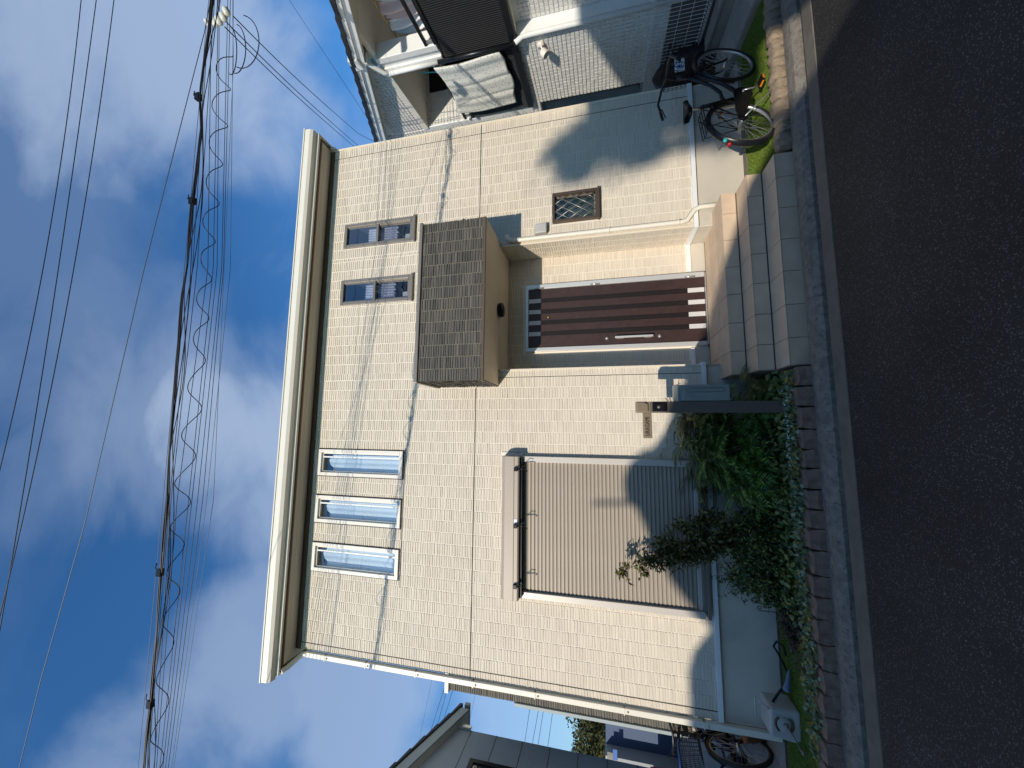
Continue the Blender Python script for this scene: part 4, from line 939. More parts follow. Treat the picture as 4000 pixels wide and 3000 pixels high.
# ================================================================== LEFT NEIGHBOUR AND BACKGROUND
LX = -5.2
lh = thing('grey_house', 'grey panelled house with dark tiled roof at the left edge', 'house', (LX, 0, 0))
RZ = lambda y: 4.50 + (2.05 - y) * .36
yF_ = 1.83; yN = -.6; ypk = yF_ - 3.2
mbw = MB(); mbw.quad((LX, yF_, 0), (LX, yN, 0), (LX, yN, 4.3), (LX, yF_, 4.3)); mbw.box(LX - 5, LX - .001, yN, yF_, 0, 4.3)
mbw.add([(LX, yF_, 4.3), (LX, yN, 4.3), (LX, yN, 4.3 + .36 * 2.4 + .12), (LX, yF_, 4.45)], [(0, 1, 2, 3)]); mbw.build('wall', 'greywall', lh)
for i, z in enumerate(np.arange(.55, 5.4, .455)):        # panel joints
    MB().box(LX, LX + .004, yN, yF_ if z < 4.5 else 1.2 - (z - 4.5) * 2, z, z + .008).build('panel_joint', 'sealant', lh)
wdw = MB().box(LX, LX + .03, .15, 1.28, 3.95, 4.02).box(LX, LX + .03, 1.22, 1.28, 2.9, 3.95).build('window', 'blackmetal', lh)
MB().box(LX + .002, LX + .010, -.4, 1.22, 2.9, 3.95).build('pane', 'darkglass', wdw); MB().box(LX + .001, LX + .0018, -.4, 1.22, 2.9, 3.95).build('dark_interior', 'room', wdw)
def rake2(x0, x1, d0, d1, nm, mt_, y0=2.08, y1=-.6):
    MB().add([(x, y, RZ(y) + dz) for y in (y0, y1) for (x, dz) in ((x0, d0), (x1, d0), (x1, d1), (x0, d1))], [(0, 1, 2, 3), (7, 6, 5, 4), (0, 4, 5, 1), (1, 5, 6, 2), (2, 6, 7, 3), (3, 7, 4, 0)]).build(nm, mt_, lh)
rake2(LX + .13, LX + .16, -.16, .0, 'fascia', 'fasciablue'); rake2(LX - 5, LX + .13, -.15, -.12, 'soffit', 'soffit')
y = 2.12
while y > -.4:
    a_ = RZ(y); b_ = RZ(y - .28)
    MB().add([(LX + .19, y + .02, a_ + .0), (LX - 5, y + .02, a_ + .0), (LX - 5, y - .28, b_ + .005), (LX + .19, y - .28, b_ + .005), (LX + .19, y + .02, a_ + .055), (LX - 5, y + .02, a_ + .055), (LX - 5, y - .27, b_ + .03), (LX + .19, y - .27, b_ + .03)],
             [(0, 1, 2, 3), (7, 6, 5, 4), (0, 4, 5, 1), (1, 5, 6, 2), (2, 6, 7, 3), (3, 7, 4, 0)]).build('roof_tile', 'roofdark', lh)
    y -= .28
MB().box(LX - 3, LX + .20, 2.10, 2.17, 4.34, 4.43).build('eave_gutter', 'greyframe', lh)
MB().box(LX + .02, LX + .06, 1.80, 1.86, 4.2, 4.45).build('wall_bracket', 'silver', lh)
# far buildings in the gap
A = at(2368, 2905, 7.0); Bz = A[2]
fb = MB().box(A[0], -3.0, 7.0, 11, 0, Bz); o = fb.build('slate_blue_building', 'bluewall'); tag(o, 'plain slate blue building at the end of the left passage', 'building')
wb = thing('off_white_building', 'off white building beside the slate blue one at the end of the left passage', 'building', (A[0], 6.6, 0))
MB().box(A[0] - 6, A[0], 6.6, 10, 0, Bz + .02).build('wall', 'whitewall', wb)
q = at(2402, 2952, 6.6); MB().box(q[0] - .10, q[0] + .16, 6.585, 6.595, q[2] - .06, q[2] + .05).build('sign_plate', mat('blue_sign', (.03, .12, .4), .5), wb)
q = at(2380, 2952, 6.6); MB().box(q[0] - .1, q[0] + .1, 6.58, 6.597, q[2] - .10, q[2] + .05).build('vent_box', 'greyconc', wb)
# wooded hill
hc = at(2300, 2880, 34.0)
n = 26000; pos = np.stack([RNG.uniform(hc[0] - 16, hc[0] + 13, n), RNG.uniform(33, 40, n), np.zeros(n)], 1)
hz_ = hc[2] + 1.25 + .5 * np.sin(pos[:, 0] * .9) + .35 * np.sin(pos[:, 0] * 2.3)
pos[:, 2] = hz_ - np.abs(RNG.exponential(1.4, n)) 
def leafcloud(pos, size, rng=RNG):
    n = len(pos); a = rng.normal(size=(n, 3)); a /= np.linalg.norm(a, axis=1)[:, None]; b = np.cross(a, rng.normal(size=(n, 3))); b /= np.linalg.norm(b, axis=1)[:, None]
    s_ = (size * rng.uniform(.6, 1.3, n))[:, None]
    V = np.stack([pos - a * s_, pos + b * s_ * .5, pos + a * s_, pos - b * s_ * .5], 1).reshape(-1, 3); return V, np.arange(4 * n).reshape(-1, 4)
V, F = leafcloud(pos, .15); hl = npmesh('hill_trees', V, F, 'hill'); hl['kind'] = 'stuff'; tag(hl, 'autumn wooded hill far behind the left passage', 'trees')
struct(MB().box(hc[0] - 16, hc[0] + 13, 37, 44, 0, hc[2] + .2).build('hill', 'hill'))
# red car corner at the far left
cq = at(2560, 2996, 6.4)
cr_ = thing('red_car', 'red car roof just entering the lower left edge past the bicycles', 'car', (cq[0] - 1, 3.2, HC))
MB().prism([(2.6, HC + .25), (6.4, HC + .25), (6.4, HC + .8), (5.6, HC + .9), (5.1, 1.42), (3.6, 1.46), (2.9, .95), (2.6, .85)], 'x', cq[0] - 1.5, cq[0] + .02).build('body', 'carred', cr_, bevel=.05)
MB().prism([(3.0, .98), (5.0, .98), (4.9, 1.36), (3.6, 1.38)], 'x', cq[0] + .021, cq[0] + .025).build('side_window', 'blackmetal', cr_)
for yy in (3.3, 5.7): MB().lathe([(.30, -.10), (.30, .10)], (cq[0] - .08, yy, HC + .30), (1, 0, 0), 20).build('wheel', 'rubber', cr_)
# clutter: garden pots by the bikes
for i, (x_, y_, r_, h_, c_, lab) in enumerate(((-3.62, .55, .10, .20, (.35, .16, .08), 'terracotta pot on the path behind the left downpipe'), (-4.35, .95, .13, .26, (.10, .10, .10), 'dark plant pot on the path by the grey house wall'))):
    o = MB().lathe([(r_ * .7, 0), (r_, h_), (r_ * 1.08, h_), (r_ * 1.08, h_ + .03), (r_ * .9, h_ + .03), (r_ * .85, h_ - .02)], (x_, y_, HC), (0, 0, 1), 18).build('plant_pot', mat('pot', c_, .8)); tag(o, lab, 'pot', 'pots in the left passage')

# ================================================================== PLANTS
def rnd(a, b): return random.uniform(a, b)
class Leaves:
    def __init__(s): s.V = []; s.F = []
    def leaf(s, p, d, up, L_, W_, droop=0.0):             # pointed leaf of 4 verts folded on its midrib -> 2 quads
        d = d.normalized(); side = d.cross(up)
        if side.length < 1e-3: side = d.cross(Vector((1, 0, 0)))
        side.normalize(); nrm = side.cross(d).normalized()
        b = len(s.V); mid = p + d * L_ * .45; tip = p + d * L_ - nrm * droop * L_
        s.V += [p, mid + side * W_ / 2 + nrm * W_ * .12, tip, mid - side * W_ / 2 + nrm * W_ * .12]
        s.F += [(b, b + 1, b + 2, b + 3)]
    def build(s, name, mt_, parent, kind='stuff'):
        o = npmesh(name, np.array([tuple(v) for v in s.V]), np.array(s.F), mt_, parent, kind); return o
def frond(lv, stems, p, az, el, L_, n=13, ll=.085, lw=.011, droop=.9):
    pts = [Vector(p)]; d = Vector((math.cos(az) * math.cos(el), math.sin(az) * math.cos(el), math.sin(el)))
    for i in range(n):
        d = (d + Vector((0, 0, -droop / n))).normalized(); pts.append(pts[-1] + d * L_ / n)
    if stems is not None: stems.tube(pts[::3] + [pts[-1]], .0018, 3, cap=False)
    for i in range(2, n + 1):
        t = (pts[i] - pts[i - 1]).normalized(); side = t.cross(Vector((0, 0, 1)))
        if side.length < .01: side = Vector((1, 0, 0))
        side.normalize(); k = math.sin(math.pi * min(1, (i / n) * .85 + .15)) * .6 + .5
        for sg in (-1, 1):
            dd = (side * sg * .9 + t * .55 + Vector((0, 0, rnd(-.15, .1)))); lv.leaf(pts[i], dd, Vector((0, 0, 1)), ll * k * rnd(.85, 1.1), lw * rnd(.85, 1.15), .18)
    lv.leaf(pts[-1], d, Vector((0, 0, 1)), ll * .8, lw, .1)
def frondshrub(name, label, base, heights, nper, Lr, mt_, ll=.085, lw=.012, spread=.12, lean=(0, 0), seed=1):
    random.seed(seed); t = thing(name, label, 'shrub', base); lv = Leaves(); sm = MB()
    for i, h in enumerate(heights):
        a = rnd(0, 6.28); top = Vector(base) + Vector((math.cos(a) * spread * rnd(.3, 1.4) + lean[0] * h, math.sin(a) * spread * rnd(.3, 1) + lean[1] * h, h))
        sm.tube([base, (Vector(base) + top) / 2 + Vector((rnd(-.02, .02), rnd(-.02, .02), 0)), top], [.010, .008, .006], 6)
        for k in range(nper): frond(lv, sm, top - Vector((0, 0, rnd(0, h * .35))), rnd(0, 6.28), rnd(.1, 1.0), rnd(*Lr), n=12, ll=ll, lw=lw)
    sm.build('stem', 'bark', t); lv.build('foliage', mt_, t); return t
frondshrub('mahonia_shrub', 'bright green feathery leaved shrub directly left of the intercom post', (-.02, -.55, HC), [.45, .55, .38, .7, .30, .65, .4, .25, .75], 15, (.24, .36), 'leafbright', ll=.10, lw=.017, spread=.22, seed=3)
frondshrub('mahonia_shrub', 'feathery shrub reaching up in front of the shutter corner, dark bluish green', (-.12, -.25, HC), [.75, .9, .95, .85, .65, 1.0, .7, .55, .8, .95, .6, .9], 18, (.20, .34), 'leafdark', ll=.09, lw=.016, spread=.26, lean=(.08, 0), seed=5)
frondshrub('mahonia_shrub', 'low dark feathery shrub growing in front of the left end of the bright green one', (-.55, -.55, HC), [.30, .42, .36, .5, .45, .3], 13, (.24, .36), 'leafbright', ll=.10, lw=.016, spread=.20, seed=8)
frondshrub('mahonia_shrub', 'dark feathery clump under the shutter sill', (-.42, -.20, HC), [.55, .65, .75, .6, .5, .45, .7, .8], 15, (.20, .34), 'leafdark', ll=.09, lw=.016, spread=.30, seed=9)
frondshrub('fern', 'dark green fern between the mailbox and the steps', (.46, -.45, HC), [.25, .35, .30], 9, (.20, .30), 'leafdark', ll=.07, lw=.010, spread=.08, seed=12)
def twigshrub(name, label, base, tips, mt_, leafL, leafW, nleaf, trunk=.016, seed=2, cat='shrub', jitter=.07, twigs=5):
    random.seed(seed); t = thing(name, label, cat, base); lv = Leaves(); sm = MB(); B = Vector(base)
    for tip in tips:
        T_ = Vector(tip); n = 7; pts = []
        for i in range(n + 1):
            q = i / n; p = B.lerp(T_, q) + Vector((0, 0, math.sin(q * math.pi) * .06 * (T_ - B).length)) + Vector((rnd(-1, 1), rnd(-1, 1), rnd(-1, 1))) * .012; pts.append(p)
        sm.tube(pts, [trunk * (1 - .8 * i / n) for i in range(n + 1)], 6)
        for i in range(2, n + 1):
            for k in range(twigs):
                a = pts[i].lerp(pts[i - 1], random.random()); d = Vector((rnd(-1, 1), rnd(-.8, .8), rnd(-.5, 1))).normalized(); e = a + d * rnd(.05, jitter * 2)
                sm.tube([a, e], .0022, 3, cap=False)
                for j in range(nleaf):
                    p = a.lerp(e, rnd(.2, 1.0)); dd = (d * .6 + Vector((rnd(-1, 1), rnd(-1, 1), rnd(-1, .8)))).normalized(); lv.leaf(p, dd, Vector((rnd(-.5, .5), rnd(-.5, .5), 1)), leafL * rnd(.7, 1.2), leafW * rnd(.8, 1.2), .15)
    sm.build('branch', 'bark', t); lv.build('foliage', mt_, t); return t
V3 = lambda X, Y, y: at(X, Y, y)
bs = V3(3060, 2080, -.42); bs = (bs[0], -.42, HC)
twigshrub('leaning_shrub', 'round leaved shrub leaning up to the left across the lower roller shutter', bs,
          [V3(2420, 2235, -.30), V3(2500, 2200, -.32), V3(2560, 2130, -.30), V3(2640, 2060, -.34), V3(2620, 2200, -.36), V3(2700, 2150, -.38), V3(2730, 2010, -.36), V3(2560, 2190, -.25)], 'leafred', .060, .034, 7, trunk=.013, seed=21, jitter=.085, twigs=13)
twigshrub('evergreen_shrub', 'dense small leaved dark shrub filling the bed below the shutter', (V3(3080, 2120, -.45)[0], -.45, HC),
          [V3(2850, 2060, -.4), V3(2860, 2160, -.45), V3(2900, 2230, -.5), V3(2950, 2290, -.45), V3(2960, 2110, -.6), V3(2890, 2000, -.5), V3(3000, 2200, -.6), V3(2930, 1960, -.55), V3(2860, 2260, -.35)], 'leafdark', .046, .024, 9, trunk=.010, seed=23, jitter=.095, twigs=11)
twigshrub('evergreen_shrub', 'dark mixed foliage at the left end of the bed beside the curled metal stakes', (V3(3120, 2280, -.45)[0], -.45, HC),
          [V3(2960, 2330, -.35), V3(2950, 2260, -.3), V3(3030, 2350, -.5), V3(3010, 2290, -.6), V3(2900, 2290, -.25), V3(3060, 2240, -.6)], 'leafdark', .046, .024, 8, trunk=.008, seed=25, jitter=.085, twigs=9)
twigshrub('thin_sapling', 'thin light green sapling standing against the foundation left of the shrubs', (V3(3000, 2230, -.2)[0], -.2, HC),
          [V3(2800, 2270, -.15), V3(2830, 2330, -.12), V3(2790, 2250, -.15), V3(2870, 2330, -.15)], 'leafbright', .040, .012, 3, trunk=.005, seed=27, jitter=.04, twigs=3)
twigshrub('dry_plant', 'withered reddish brown plant on the soil left of the shrubs', (V3(3130, 2400, -.5)[0], -.5, HC),
          [V3(3060, 2380, -.5), V3(3070, 2440, -.45), V3(3100, 2480, -.5), V3(3120, 2350, -.65), V3(3090, 2410, -.6), V3(3140, 2450, -.65), V3(3110, 2520, -.55)], 'leafdry', .035, .014, 8, trunk=.004, seed=29, jitter=.06, twigs=9)
# dark understory mass so that the bed reads as full
random.seed(31)
def groundplants(name, label, x0, x1, y0, y1, n, size, mt_, zr, cat='plants', seed=4, lobed=False):
    rg = np.random.default_rng(seed); x = rg.uniform(x0, x1, n); y = rg.uniform(y0, y1, n); z = HC + rg.uniform(zr[0], zr[1], n)
    pos = np.stack([x, y, z], 1)
    up = rg.normal(size=(n, 3)) * .55 + np.array([0, -.35, .8]); up /= np.linalg.norm(up, axis=1)[:, None]
    a = np.cross(up, rg.normal(size=(n, 3))); a /= np.linalg.norm(a, axis=1)[:, None]; b = np.cross(up, a)
    s_ = (size * rg.uniform(.6, 1.25, n))[:, None]
    shp = [(1, 0), (.35, .35), (.45, .85), (0, .45), (-.5, .55), (-.45, 0), (-.5, -.55), (0, -.45), (.45, -.85), (.35, -.35)] if lobed else [(1, 0), (.5, .45), (-.3, .45), (-.8, 0), (-.3, -.45), (.5, -.45)]
    V = np.stack([pos + a * s_ * p + b * s_ * q + up * s_ * (-.18 * abs(q)) for p, q in shp], 1).reshape(-1, 3)
    o = npmesh(name, V, np.arange(len(shp) * n).reshape(-1, len(shp)), mt_); o['kind'] = 'stuff'; tag(o, label, cat); return o
groundplants('ivy', 'variegated ivy trailing along the top of the brown edging blocks', -2.75, .58, -1.00, -.80, 2300, .026, 'leafivy', (.03, .11), 'ivy', 6, True)
groundplants('ivy', 'thin trail of green ivy creeping over the blocks at the far left', -3.05, -2.3, -.98, -.86, 240, .026, 'leafivy', (.03, .09), 'ivy', 7, True)
groundplants('ground_cover', 'dark leafy undergrowth covering the soil of the planting bed', -1.75, .58, -.86, -.10, 3800, .030, 'leafdark', (.0, .16), 'ground cover', 8)
groundplants('leaf_litter', 'dry brown leaf litter at the left end of the planting bed', -2.3, -.9, -.9, -.35, 900, .020, 'leafdry', (.0, .05), 'leaf litter', 9)
groundplants('white_flowers', 'small white flowers scattered in front of the intercom post', -.45, .42, -.93, -.78, 170, .014, 'petal', (.05, .12), 'flowers', 10)
# broad leaved plants
for (px_, py_, lab) in ((3062, 1690, 'broad leaved plant just left of the foot of the intercom post'), (3078, 1745, 'broad leaved plant further left under the feathery shrub')):
    c0 = V3(px_, py_, -.72); t = thing('broad_leaf_plant', lab, 'plant', (c0[0], -.70, HC), group='broad leaved plants in the bed')
    for k in range(6):
        a_ = k * 1.05 + .3; Ln = rnd(.09, .13); base = Vector((c0[0], -.70, c0[2] - .04)); d = Vector((math.cos(a_), math.sin(a_), .25)).normalized(); side = Vector((-math.sin(a_), math.cos(a_), 0)); vs = []; nn = 7
        for i in range(nn):
            q = i / (nn - 1); w_ = Ln * .42 * math.sin(math.pi * (q * .92 + .04)) ** .7; c_ = base + d * Ln * (.2 + q) + Vector((0, 0, -.05 * q * q))
            vs += [c_ - side * w_ + Vector((0, 0, .012)), c_, c_ + side * w_ + Vector((0, 0, .012))]
        f = [];
        for i in range(nn - 1): f += [(i * 3, i * 3 + 1, i * 3 + 4, i * 3 + 3), (i * 3 + 1, i * 3 + 2, i * 3 + 5, i * 3 + 4)]
        MB().add(vs, f, True).build('leaf', 'leafbig', t)
    MB().tube([(c0[0], -.70, HC - .02), (c0[0], -.70, c0[2] - .02)], .006, 5).build('stem', 'leafbig', t)
o = MB().add([V3(3055, 1935, -.7), V3(3080, 1925, -.72), V3(3110, 1945, -.74), V3(3105, 1975, -.75), V3(3080, 1965, -.73), V3(3065, 1960, -.71)], [(0, 1, 2, 3, 4, 5)]).build('fallen_leaf', 'brown'); tag(o, 'large curled orange brown fallen leaf caught in the bed', 'leaf')
# curled stakes
for (px_, py_, yv, lab) in ((2936, 2353, -.32, 'taller rusty garden stake with a curled top'), (2960, 2384, -.32, 'shorter rusty garden stake with a curled top at the left')):
    tp = Vector(V3(px_, py_, yv)); pts = [(tp.x, yv, HC)] + [(tp.x, yv, tp.z - .03)]
    for t in np.linspace(0, R(430), 22):
        rr = .026 * (1 - t / R(620)); pts.append((tp.x + .026 - rr * math.cos(t), yv, tp.z - .02 + rr * math.sin(t)))
    o = MB().tube(pts, .0038, 6).build('garden_stake', mat('rusty_iron', (.06, .045, .035), .7)); tag(o, lab, 'garden stake', 'curled garden stakes')

# ================================================================== WIRES OVER THE STREET
WY = -2.5
def wyf(Y, off=0.0): return -2.68 + .37 * (Y - 500) / 2000 + off
def smoothpts(P, n=40):
    P = sorted(P, key=lambda q: q[1]); Y = np.array([p[1] for p in P], float); X = np.array([p[0] for p in P], float)
    ext = np.linspace(-900, 3900, 90)
    if len(P) <= 3: co = np.polyfit(Y, X, len(P) - 1); return [(float(np.polyval(co, y)), float(y)) for y in ext]
    res = []
    for y in ext:
        if y < Y[0]: x = X[0] + (y - Y[0]) * (X[1] - X[0]) / (Y[1] - Y[0])
        elif y > Y[-1]: x = X[-1] + (y - Y[-1]) * (X[-1] - X[-2]) / (Y[-1] - Y[-2])
        else: x = float(np.interp(y, Y, X))
        res.append((float(x), float(y)))
    return res
def overhead(P, r, label, y=WY, mt_='wire', group=None, name='overhead_wire', lim=None, off=0.0):
    pts = smoothpts(P)
    pts = [p for p in pts if p[0] > -700 and (lim is None or lim[0] <= p[1] <= lim[1])]
    o = MB().tube([at(a, b, wyf(b, off) if y == WY else y) for a, b in pts], r, 6).build(name, mt_); tag(o, label, 'wire', group); return o
overhead([(317, 0), (247, 570), (168, 1050)], .0046, 'uppermost of the three separate high wires', y=-2.3)
overhead([(376, 0), (298, 570), (228, 1050)], .0046, 'middle one of the three separate high wires', y=-2.3)
overhead([(445, 0), (367, 570), (288, 1050)], .0046, 'lowest of the three separate high wires', y=-2.3)
overhead([(822, 0), (800, 120), (563, 1050), (330, 2050), (154, 2676), (75, 3000)], .0036, 'thin pale wire crossing alone between the high wires and the bundle', mt_='greywire')
bund = MB(); bp_ = smoothpts([(829, 0), (820, 89), (778, 373), (785, 506), (753, 785), (731, 1050), (714, 1157), (696, 1374), (660, 1772), (652, 1950), (630, 2232), (622, 2351), (590, 2747), (573, 2850), (560, 3000)])
for j in range(4):
    bund.tube([at(a + (3.2 + 3.4 * math.sin(b * .009 + j)) * math.cos(j * 1.6 + b * .004), b, wyf(b) + .010 * math.sin(j * 1.6 + b * .004)) for a, b in bp_], .0056, 6)
tag(bund.build('bundled_cable', 'wire'), 'thick black bundled cable over the street', 'cable')
mid = [(815, 0, 720, 1050, 637, 1950, 553, 2850, 'greywire'), (820, 0, 752, 1050, 662, 1950, 590, 2850, 'wire'), (838, 0, 770, 1050, 668, 1950, 612, 2850, 'wire'), (826, 0, 812, 1050, 692, 1950, 622, 2850, 'wire'),
       (853, 0, 833, 1050, 737, 1950, 640, 2850, 'wire'), (857, 0, 848, 1050, 750, 1950, 652, 2850, 'wire'), (890, 0, 866, 1050, 772, 1950, 664, 2850, 'wire'), (900, 0, 873, 1050, 792, 1950, 676, 2850, 'wire'), (912, 0, 900, 1050, 808, 1950, 690, 2850, 'greywire'), (908, 0, 912, 250, 834, 1950, 700, 2850, 'greywire')]
for i, (a, b, c, d, e, f, g_, h, mt_) in enumerate(mid):
    overhead([(a, b), (c, d), (e, f), (g_, h)], .0034 if mt_ == 'wire' else .0026, ('first', 'second', 'third', 'fourth', 'fifth', 'sixth', 'seventh', 'eighth', 'ninth', 'lowest')[i] + ' wire counting down from the top of the group below the bundled cable', mt_=mt_, group='wires strung below the bundled cable', off=.42 + .06 * i)
for i, (k1, k2, k3) in enumerate(((.0061, .4, 11), (.0083, 2.1, 15), (.0047, 4.0, 19))):
    P = [(float(np.interp(Y, [-900, 0, 373, 785, 1157, 1772, 2232, 2747, 3900], [880, 832, 780, 753, 714, 660, 632, 590, 500])) + 8 + k3 * (.6 + math.sin(Y * k1 + k2)), float(Y)) for Y in range(-880, 3880, 60)]
    o = MB().tube([at(a, b, wyf(b, .05)) for a, b in P if a > 0], .0036, 5).build('slack_wire', 'wire'); tag(o, ('tightest', 'middle', 'loosest')[i] + ' slack wire weaving beside the thick bundled cable', 'wire', 'slack wires beside the bundled cable')
# coiled wire
cen = lambda Y: float(np.interp(Y, [-900, 100, 350, 650, 1050, 1500, 2050, 2780, 3900], [940, 885, 868, 838, 803, 765, 697, 625, 510]))
pts = []
for Y in np.arange(200, 3300, 10):
    per = np.interp(Y, [200, 1000, 3000], [128, 145, 172]); ph_ = 2 * math.pi * (Y - 200) / per
    am = 19 + 6 * math.sin(Y * .0043) + 3 * math.sin(Y * .017); ph_ += .5 * math.sin(Y * .006); p = Vector(at(cen(Y) + am * math.sin(ph_) + 3 * math.sin(2 * ph_ + 1), Y, wyf(Y, .1))); pts.append(p + Vector((0, .05 * math.cos(ph_), 0)))
o = MB().tube(pts, .0038, 5).build('coiled_wire', 'wire'); tag(o, 'black wire winding in loose loops along the wire group', 'wire')
# drops to the house, each an arc end
for i, (a, b) in enumerate((((911, 63), (1400, 522)), ((886, 88), (1402, 572)), ((878, 105), (1392, 580)))):
    p0 = Vector(at(*a, WY)); p1 = Vector(at(*b, 2.6)); pts = []
    A0 = np.array(a, float); B0 = np.array(b, float)
    for t in np.linspace(0, 1, 14):
        xy = A0 + (B0 - A0) * t + np.array([-6, 6]) * math.sin(math.pi * t); yy = 1 / ((1 - t) / (WY + 5) + t / (2.6 + 5)) - 5; pts.append(at(xy[0], xy[1], yy))
    pts.append(tuple(p1 + Vector((.5, 1.5, -.3)))); o = MB().tube(pts, .0055, 6).build('service_wire', 'wire'); tag(o, ('upper', 'middle', 'lower')[i] + ' service wire running from the insulators down behind the cream roof', 'wire', 'service wires')
pts = []
for t in np.linspace(0, 1, 8):
    xy = np.array([1090., -60]) * (1 - t) + np.array([1440., 470]) * t; pts.append(at(xy[0], xy[1], 3 + 1 * t))
o = MB().tube(pts, .006, 5).build('service_wire', 'wire'); tag(o, 'single wire crossing the sky just above the dark roof of the white house', 'wire')
for i, (x_, y_, dx, dy) in enumerate(((952, 60, 60, 175), (925, 95, 35, 160), (905, 110, 20, 150))):
    pts = [at(x_ + dx * math.sin(t) , y_ + dy * (1 - math.cos(t)) / 2 * 1.0 + (10 * t), WY + .02 * i) for t in np.linspace(0, math.pi * 1.15, 16)]
    o = MB().tube(pts, .0046, 5).build('slack_loop', 'wire'); tag(o, ('largest', 'middle', 'smallest')[i] + ' slack wire loop hanging beside the insulators', 'wire', 'slack wire loops')
# insulators
for i, (x_, y_) in enumerate(((884, 44), (872, 66), (855, 80), (840, 88), (808, 88))):
    c0 = at(x_, y_, WY - .02); k = .55 if i == 4 else 1
    o = MB().lathe([(.010, -.05), (.022 * k, -.045), (.030 * k, -.035), (.022 * k, -.030), (.022 * k, -.012), (.032 * k, -.002), (.022 * k, .004), (.022 * k, .022), (.030 * k, .032), (.020, .038), (.010, .05)], c0, (.85, .1, .55), 16).build('insulator', 'porcelain')
    tag(o, ['topmost white porcelain insulator nearest the frame edge', 'second white porcelain insulator from the right', 'middle white porcelain insulator of the cluster', 'fourth white porcelain insulator from the right', 'small white insulator left of the thick cable'][i], 'insulator', 'porcelain insulators')
ps = thing('utility_pole', 'concrete utility pole just outside the right edge carrying the insulators', 'pole', (5.25, WY, 0))
MB().tube([(5.25, WY, -.1), (5.25, WY, 7.0)], [.16, .13], 16).build('pole_shaft', 'greyconc', ps)
for z_ in (5.6,): MB().box(4.45, 6.1, WY - .04, WY + .04, z_, z_ + .07).build('crossarm', 'greyframe', ps)
# cable clamps
for i, (x_, y_) in enumerate(((777, 378), (754, 785), (628, 2236), (590, 2750))):
    c0 = Vector(at(x_, y_, wyf(y_))); o = MB().box(c0.x - .03, c0.x + .03, c0.y - .018, c0.y + .018, c0.z - .016, c0.z + .030).tube([c0 + Vector((0, 0, .03)), c0 + Vector((.03, 0, .065)), c0 + Vector((.07, 0, .06))], .004, 5).build('cable_clamp', 'black')
    tag(o, ['first cable clamp on the bundled cable counting from the insulators', 'second cable clamp from the insulators', 'third cable clamp from the insulators', 'cable clamp nearest the left frame edge'][i], 'clamp', 'clamps on the bundled cable')
# far wires seen in the left gap
fw = [((1745, 2660), (1680, 2862)), ((1752, 2672), (1706, 2842)), ((1770, 2690), (1730, 2822)), ((1858, 2705), (1828, 2845)), ((2071, 2758), (2050, 2898)), ((2106, 2760), (2080, 2902)), ((2124, 2765), (2102, 2908)), ((2160, 2772), (2140, 2915)), ((1690, 2640), (1630, 2930))]
for i, (a, b) in enumerate(fw):
    o = MB().tube([at(a[0] + (a[0] - b[0]) * .3, a[1] + (a[1] - b[1]) * .3, 16), at(b[0] + (b[0] - a[0]) * .3, b[1] + (b[1] - a[1]) * .3, 16)], .012 if i in (4, 5, 6, 7, 0, 1, 2) else .006, 5).build('distant_wire', 'wire'); tag(o, ['highest', 'second', 'third', 'fourth', 'fifth', 'sixth', 'seventh', 'lowest', 'faintest topmost'][i] + ' distant wire in the gap between cream and grey houses', 'wire', 'distant wires in the left gap')

# ================================================================== ACROSS THE STREET (behind the camera; casts the low shadow)
def Sp(x, z, y0): k = -y0 / .69; return (x - .41 * k, z + .31 * k)
Y0 = -10.2
bw = thing('sky_shading_wall', 'plain grey wall added unseen behind the camera to dim the near road', 'wall', (0, -6.0, 0))  # unseen wall added to keep sky light off the near road
MB().box(-14, 14, -6.12, -6.0, -.1, 1.58).build('wall_body', 'greyconc', bw); MB().box(-14, 14, -6.14, -5.98, 1.58, 1.64).build('wall_cap', 'greyconc', bw)
oh = thing('opposite_house', 'gabled house across the street behind the camera, its roof shading the lower front', 'house', (-4, Y0, 0))
prof = [(-2.25, .74), (-1.75, 1.13), (-1.16, 1.40), (-.80, 1.56), (-.45, 1.46), (-.22, 1.29), (.0, 1.14), (.95, .775), (3.1, -.015), (3.75, -.42)]
poly = [Sp(x_, z_, Y0) for x_, z_ in prof]
poly = [(poly[0][0], -.1)] + poly + [(poly[-1][0], -.1)]
MB().prism(poly, 'y', Y0 - 4, Y0).build('gabled_body', 'whitewall', oh)
hx, hz2 = Sp(-.66, 1.46, Y0); MB().lathe([(.02, -.2), (.24, -.18), (.31, .0), (.31, .12), (.24, .22), (.12, .28), (.03, .30)], (hx - .10, Y0 - .3, hz2 - .02), (0, 0, 1), 16).build('roof_vent', 'greyframe', oh)
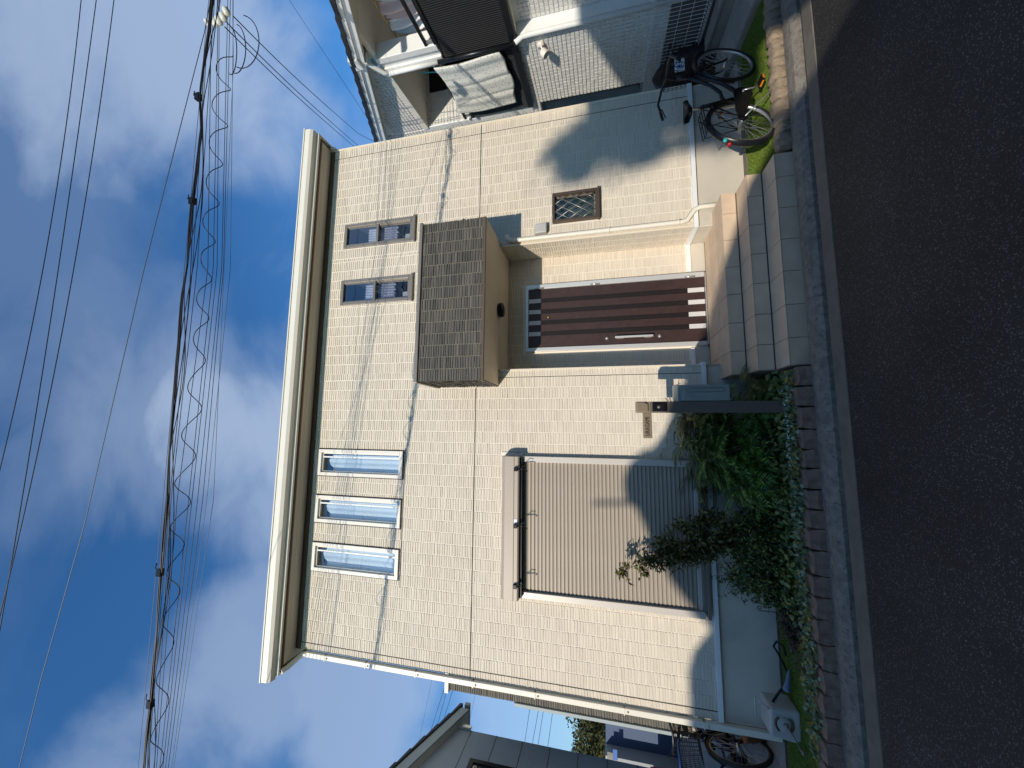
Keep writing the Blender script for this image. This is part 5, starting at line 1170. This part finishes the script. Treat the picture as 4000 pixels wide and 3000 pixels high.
ax_, az_ = Sp(-.955, 1.4, Y0); MB().tube([(ax_, Y0 - .2, az_ - .3), (ax_ - .06, Y0 - .2, az_ + .70)], .022, 6).build('aerial_mast', 'greyframe', oh)
oh2 = thing('opposite_annex', 'flat roofed annex left of the gabled house across the street', 'house', (-12, Y0, 0))
poly = [Sp(x_, z_, Y0) for x_, z_ in ((-9.5, 1.02), (-2.72, 1.0), (-2.5, .93), (-2.26, .74))]; poly = [(poly[0][0], -.1)] + poly + [(poly[-1][0], -.1)]
MB().prism(poly, 'y', Y0 - 4, Y0 - .01).build('annex_body', 'greywall', oh2)
oh3 = thing('opposite_shadow_slabs', 'thin unseen slabs across the street shaped to shade the right of the front', 'building', (1, Y0, 0))  # thin out-of-view slabs shaped for the shadow, gap below leaves the kerb lit
p1_ = Sp(4.02, .05, Y0); p2_ = Sp(9.5, 2.02, Y0); p3_ = Sp(4.72, 0, Y0)
MB().box(p1_[0], p2_[0], Y0 - .6, Y0, p1_[1], p2_[1]).build('raised_slab', 'greywall', oh3); MB().box(p3_[0], p2_[0], Y0 - .6, Y0 - .001, -.1, p1_[1]).build('standing_slab', 'greywall', oh3)
# tree behind the roofs, soft shadow on the right of the front
Yt = -21.0; tx, tz = Sp(3.72, 1.35, Yt)
tr = thing('street_tree', 'tall leafy tree across the street behind the camera', 'tree', (tx, Yt, 0))
MB().tube([(tx, Yt, -.2), (tx + .1, Yt, 5), (tx, Yt, tz)], [.25, .18, .06], 10).build('trunk', 'bark', tr)
pos = []
for (sx_, sz_, r_) in ((3.95, 1.75, .30), (3.95, 2.3, .24), (4.25, 1.6, .38), (4.25, .9, .35), (4.15, .45, .22), (3.66, 2.20, .15), (3.75, 1.3, .16), (4.4, 1.2, .35), (3.85, .30, .15)):
    a_, b_ = Sp(sx_, sz_, Yt); n = int(1300 * r_); p = RNG.normal(size=(n, 3)) * r_ * .62; pos.append(p + np.array([a_, Yt, b_]))
V, F = leafcloud(np.concatenate(pos), .09); V = V; npmesh('crown', V, F, 'leafdark', tr, 'stuff')
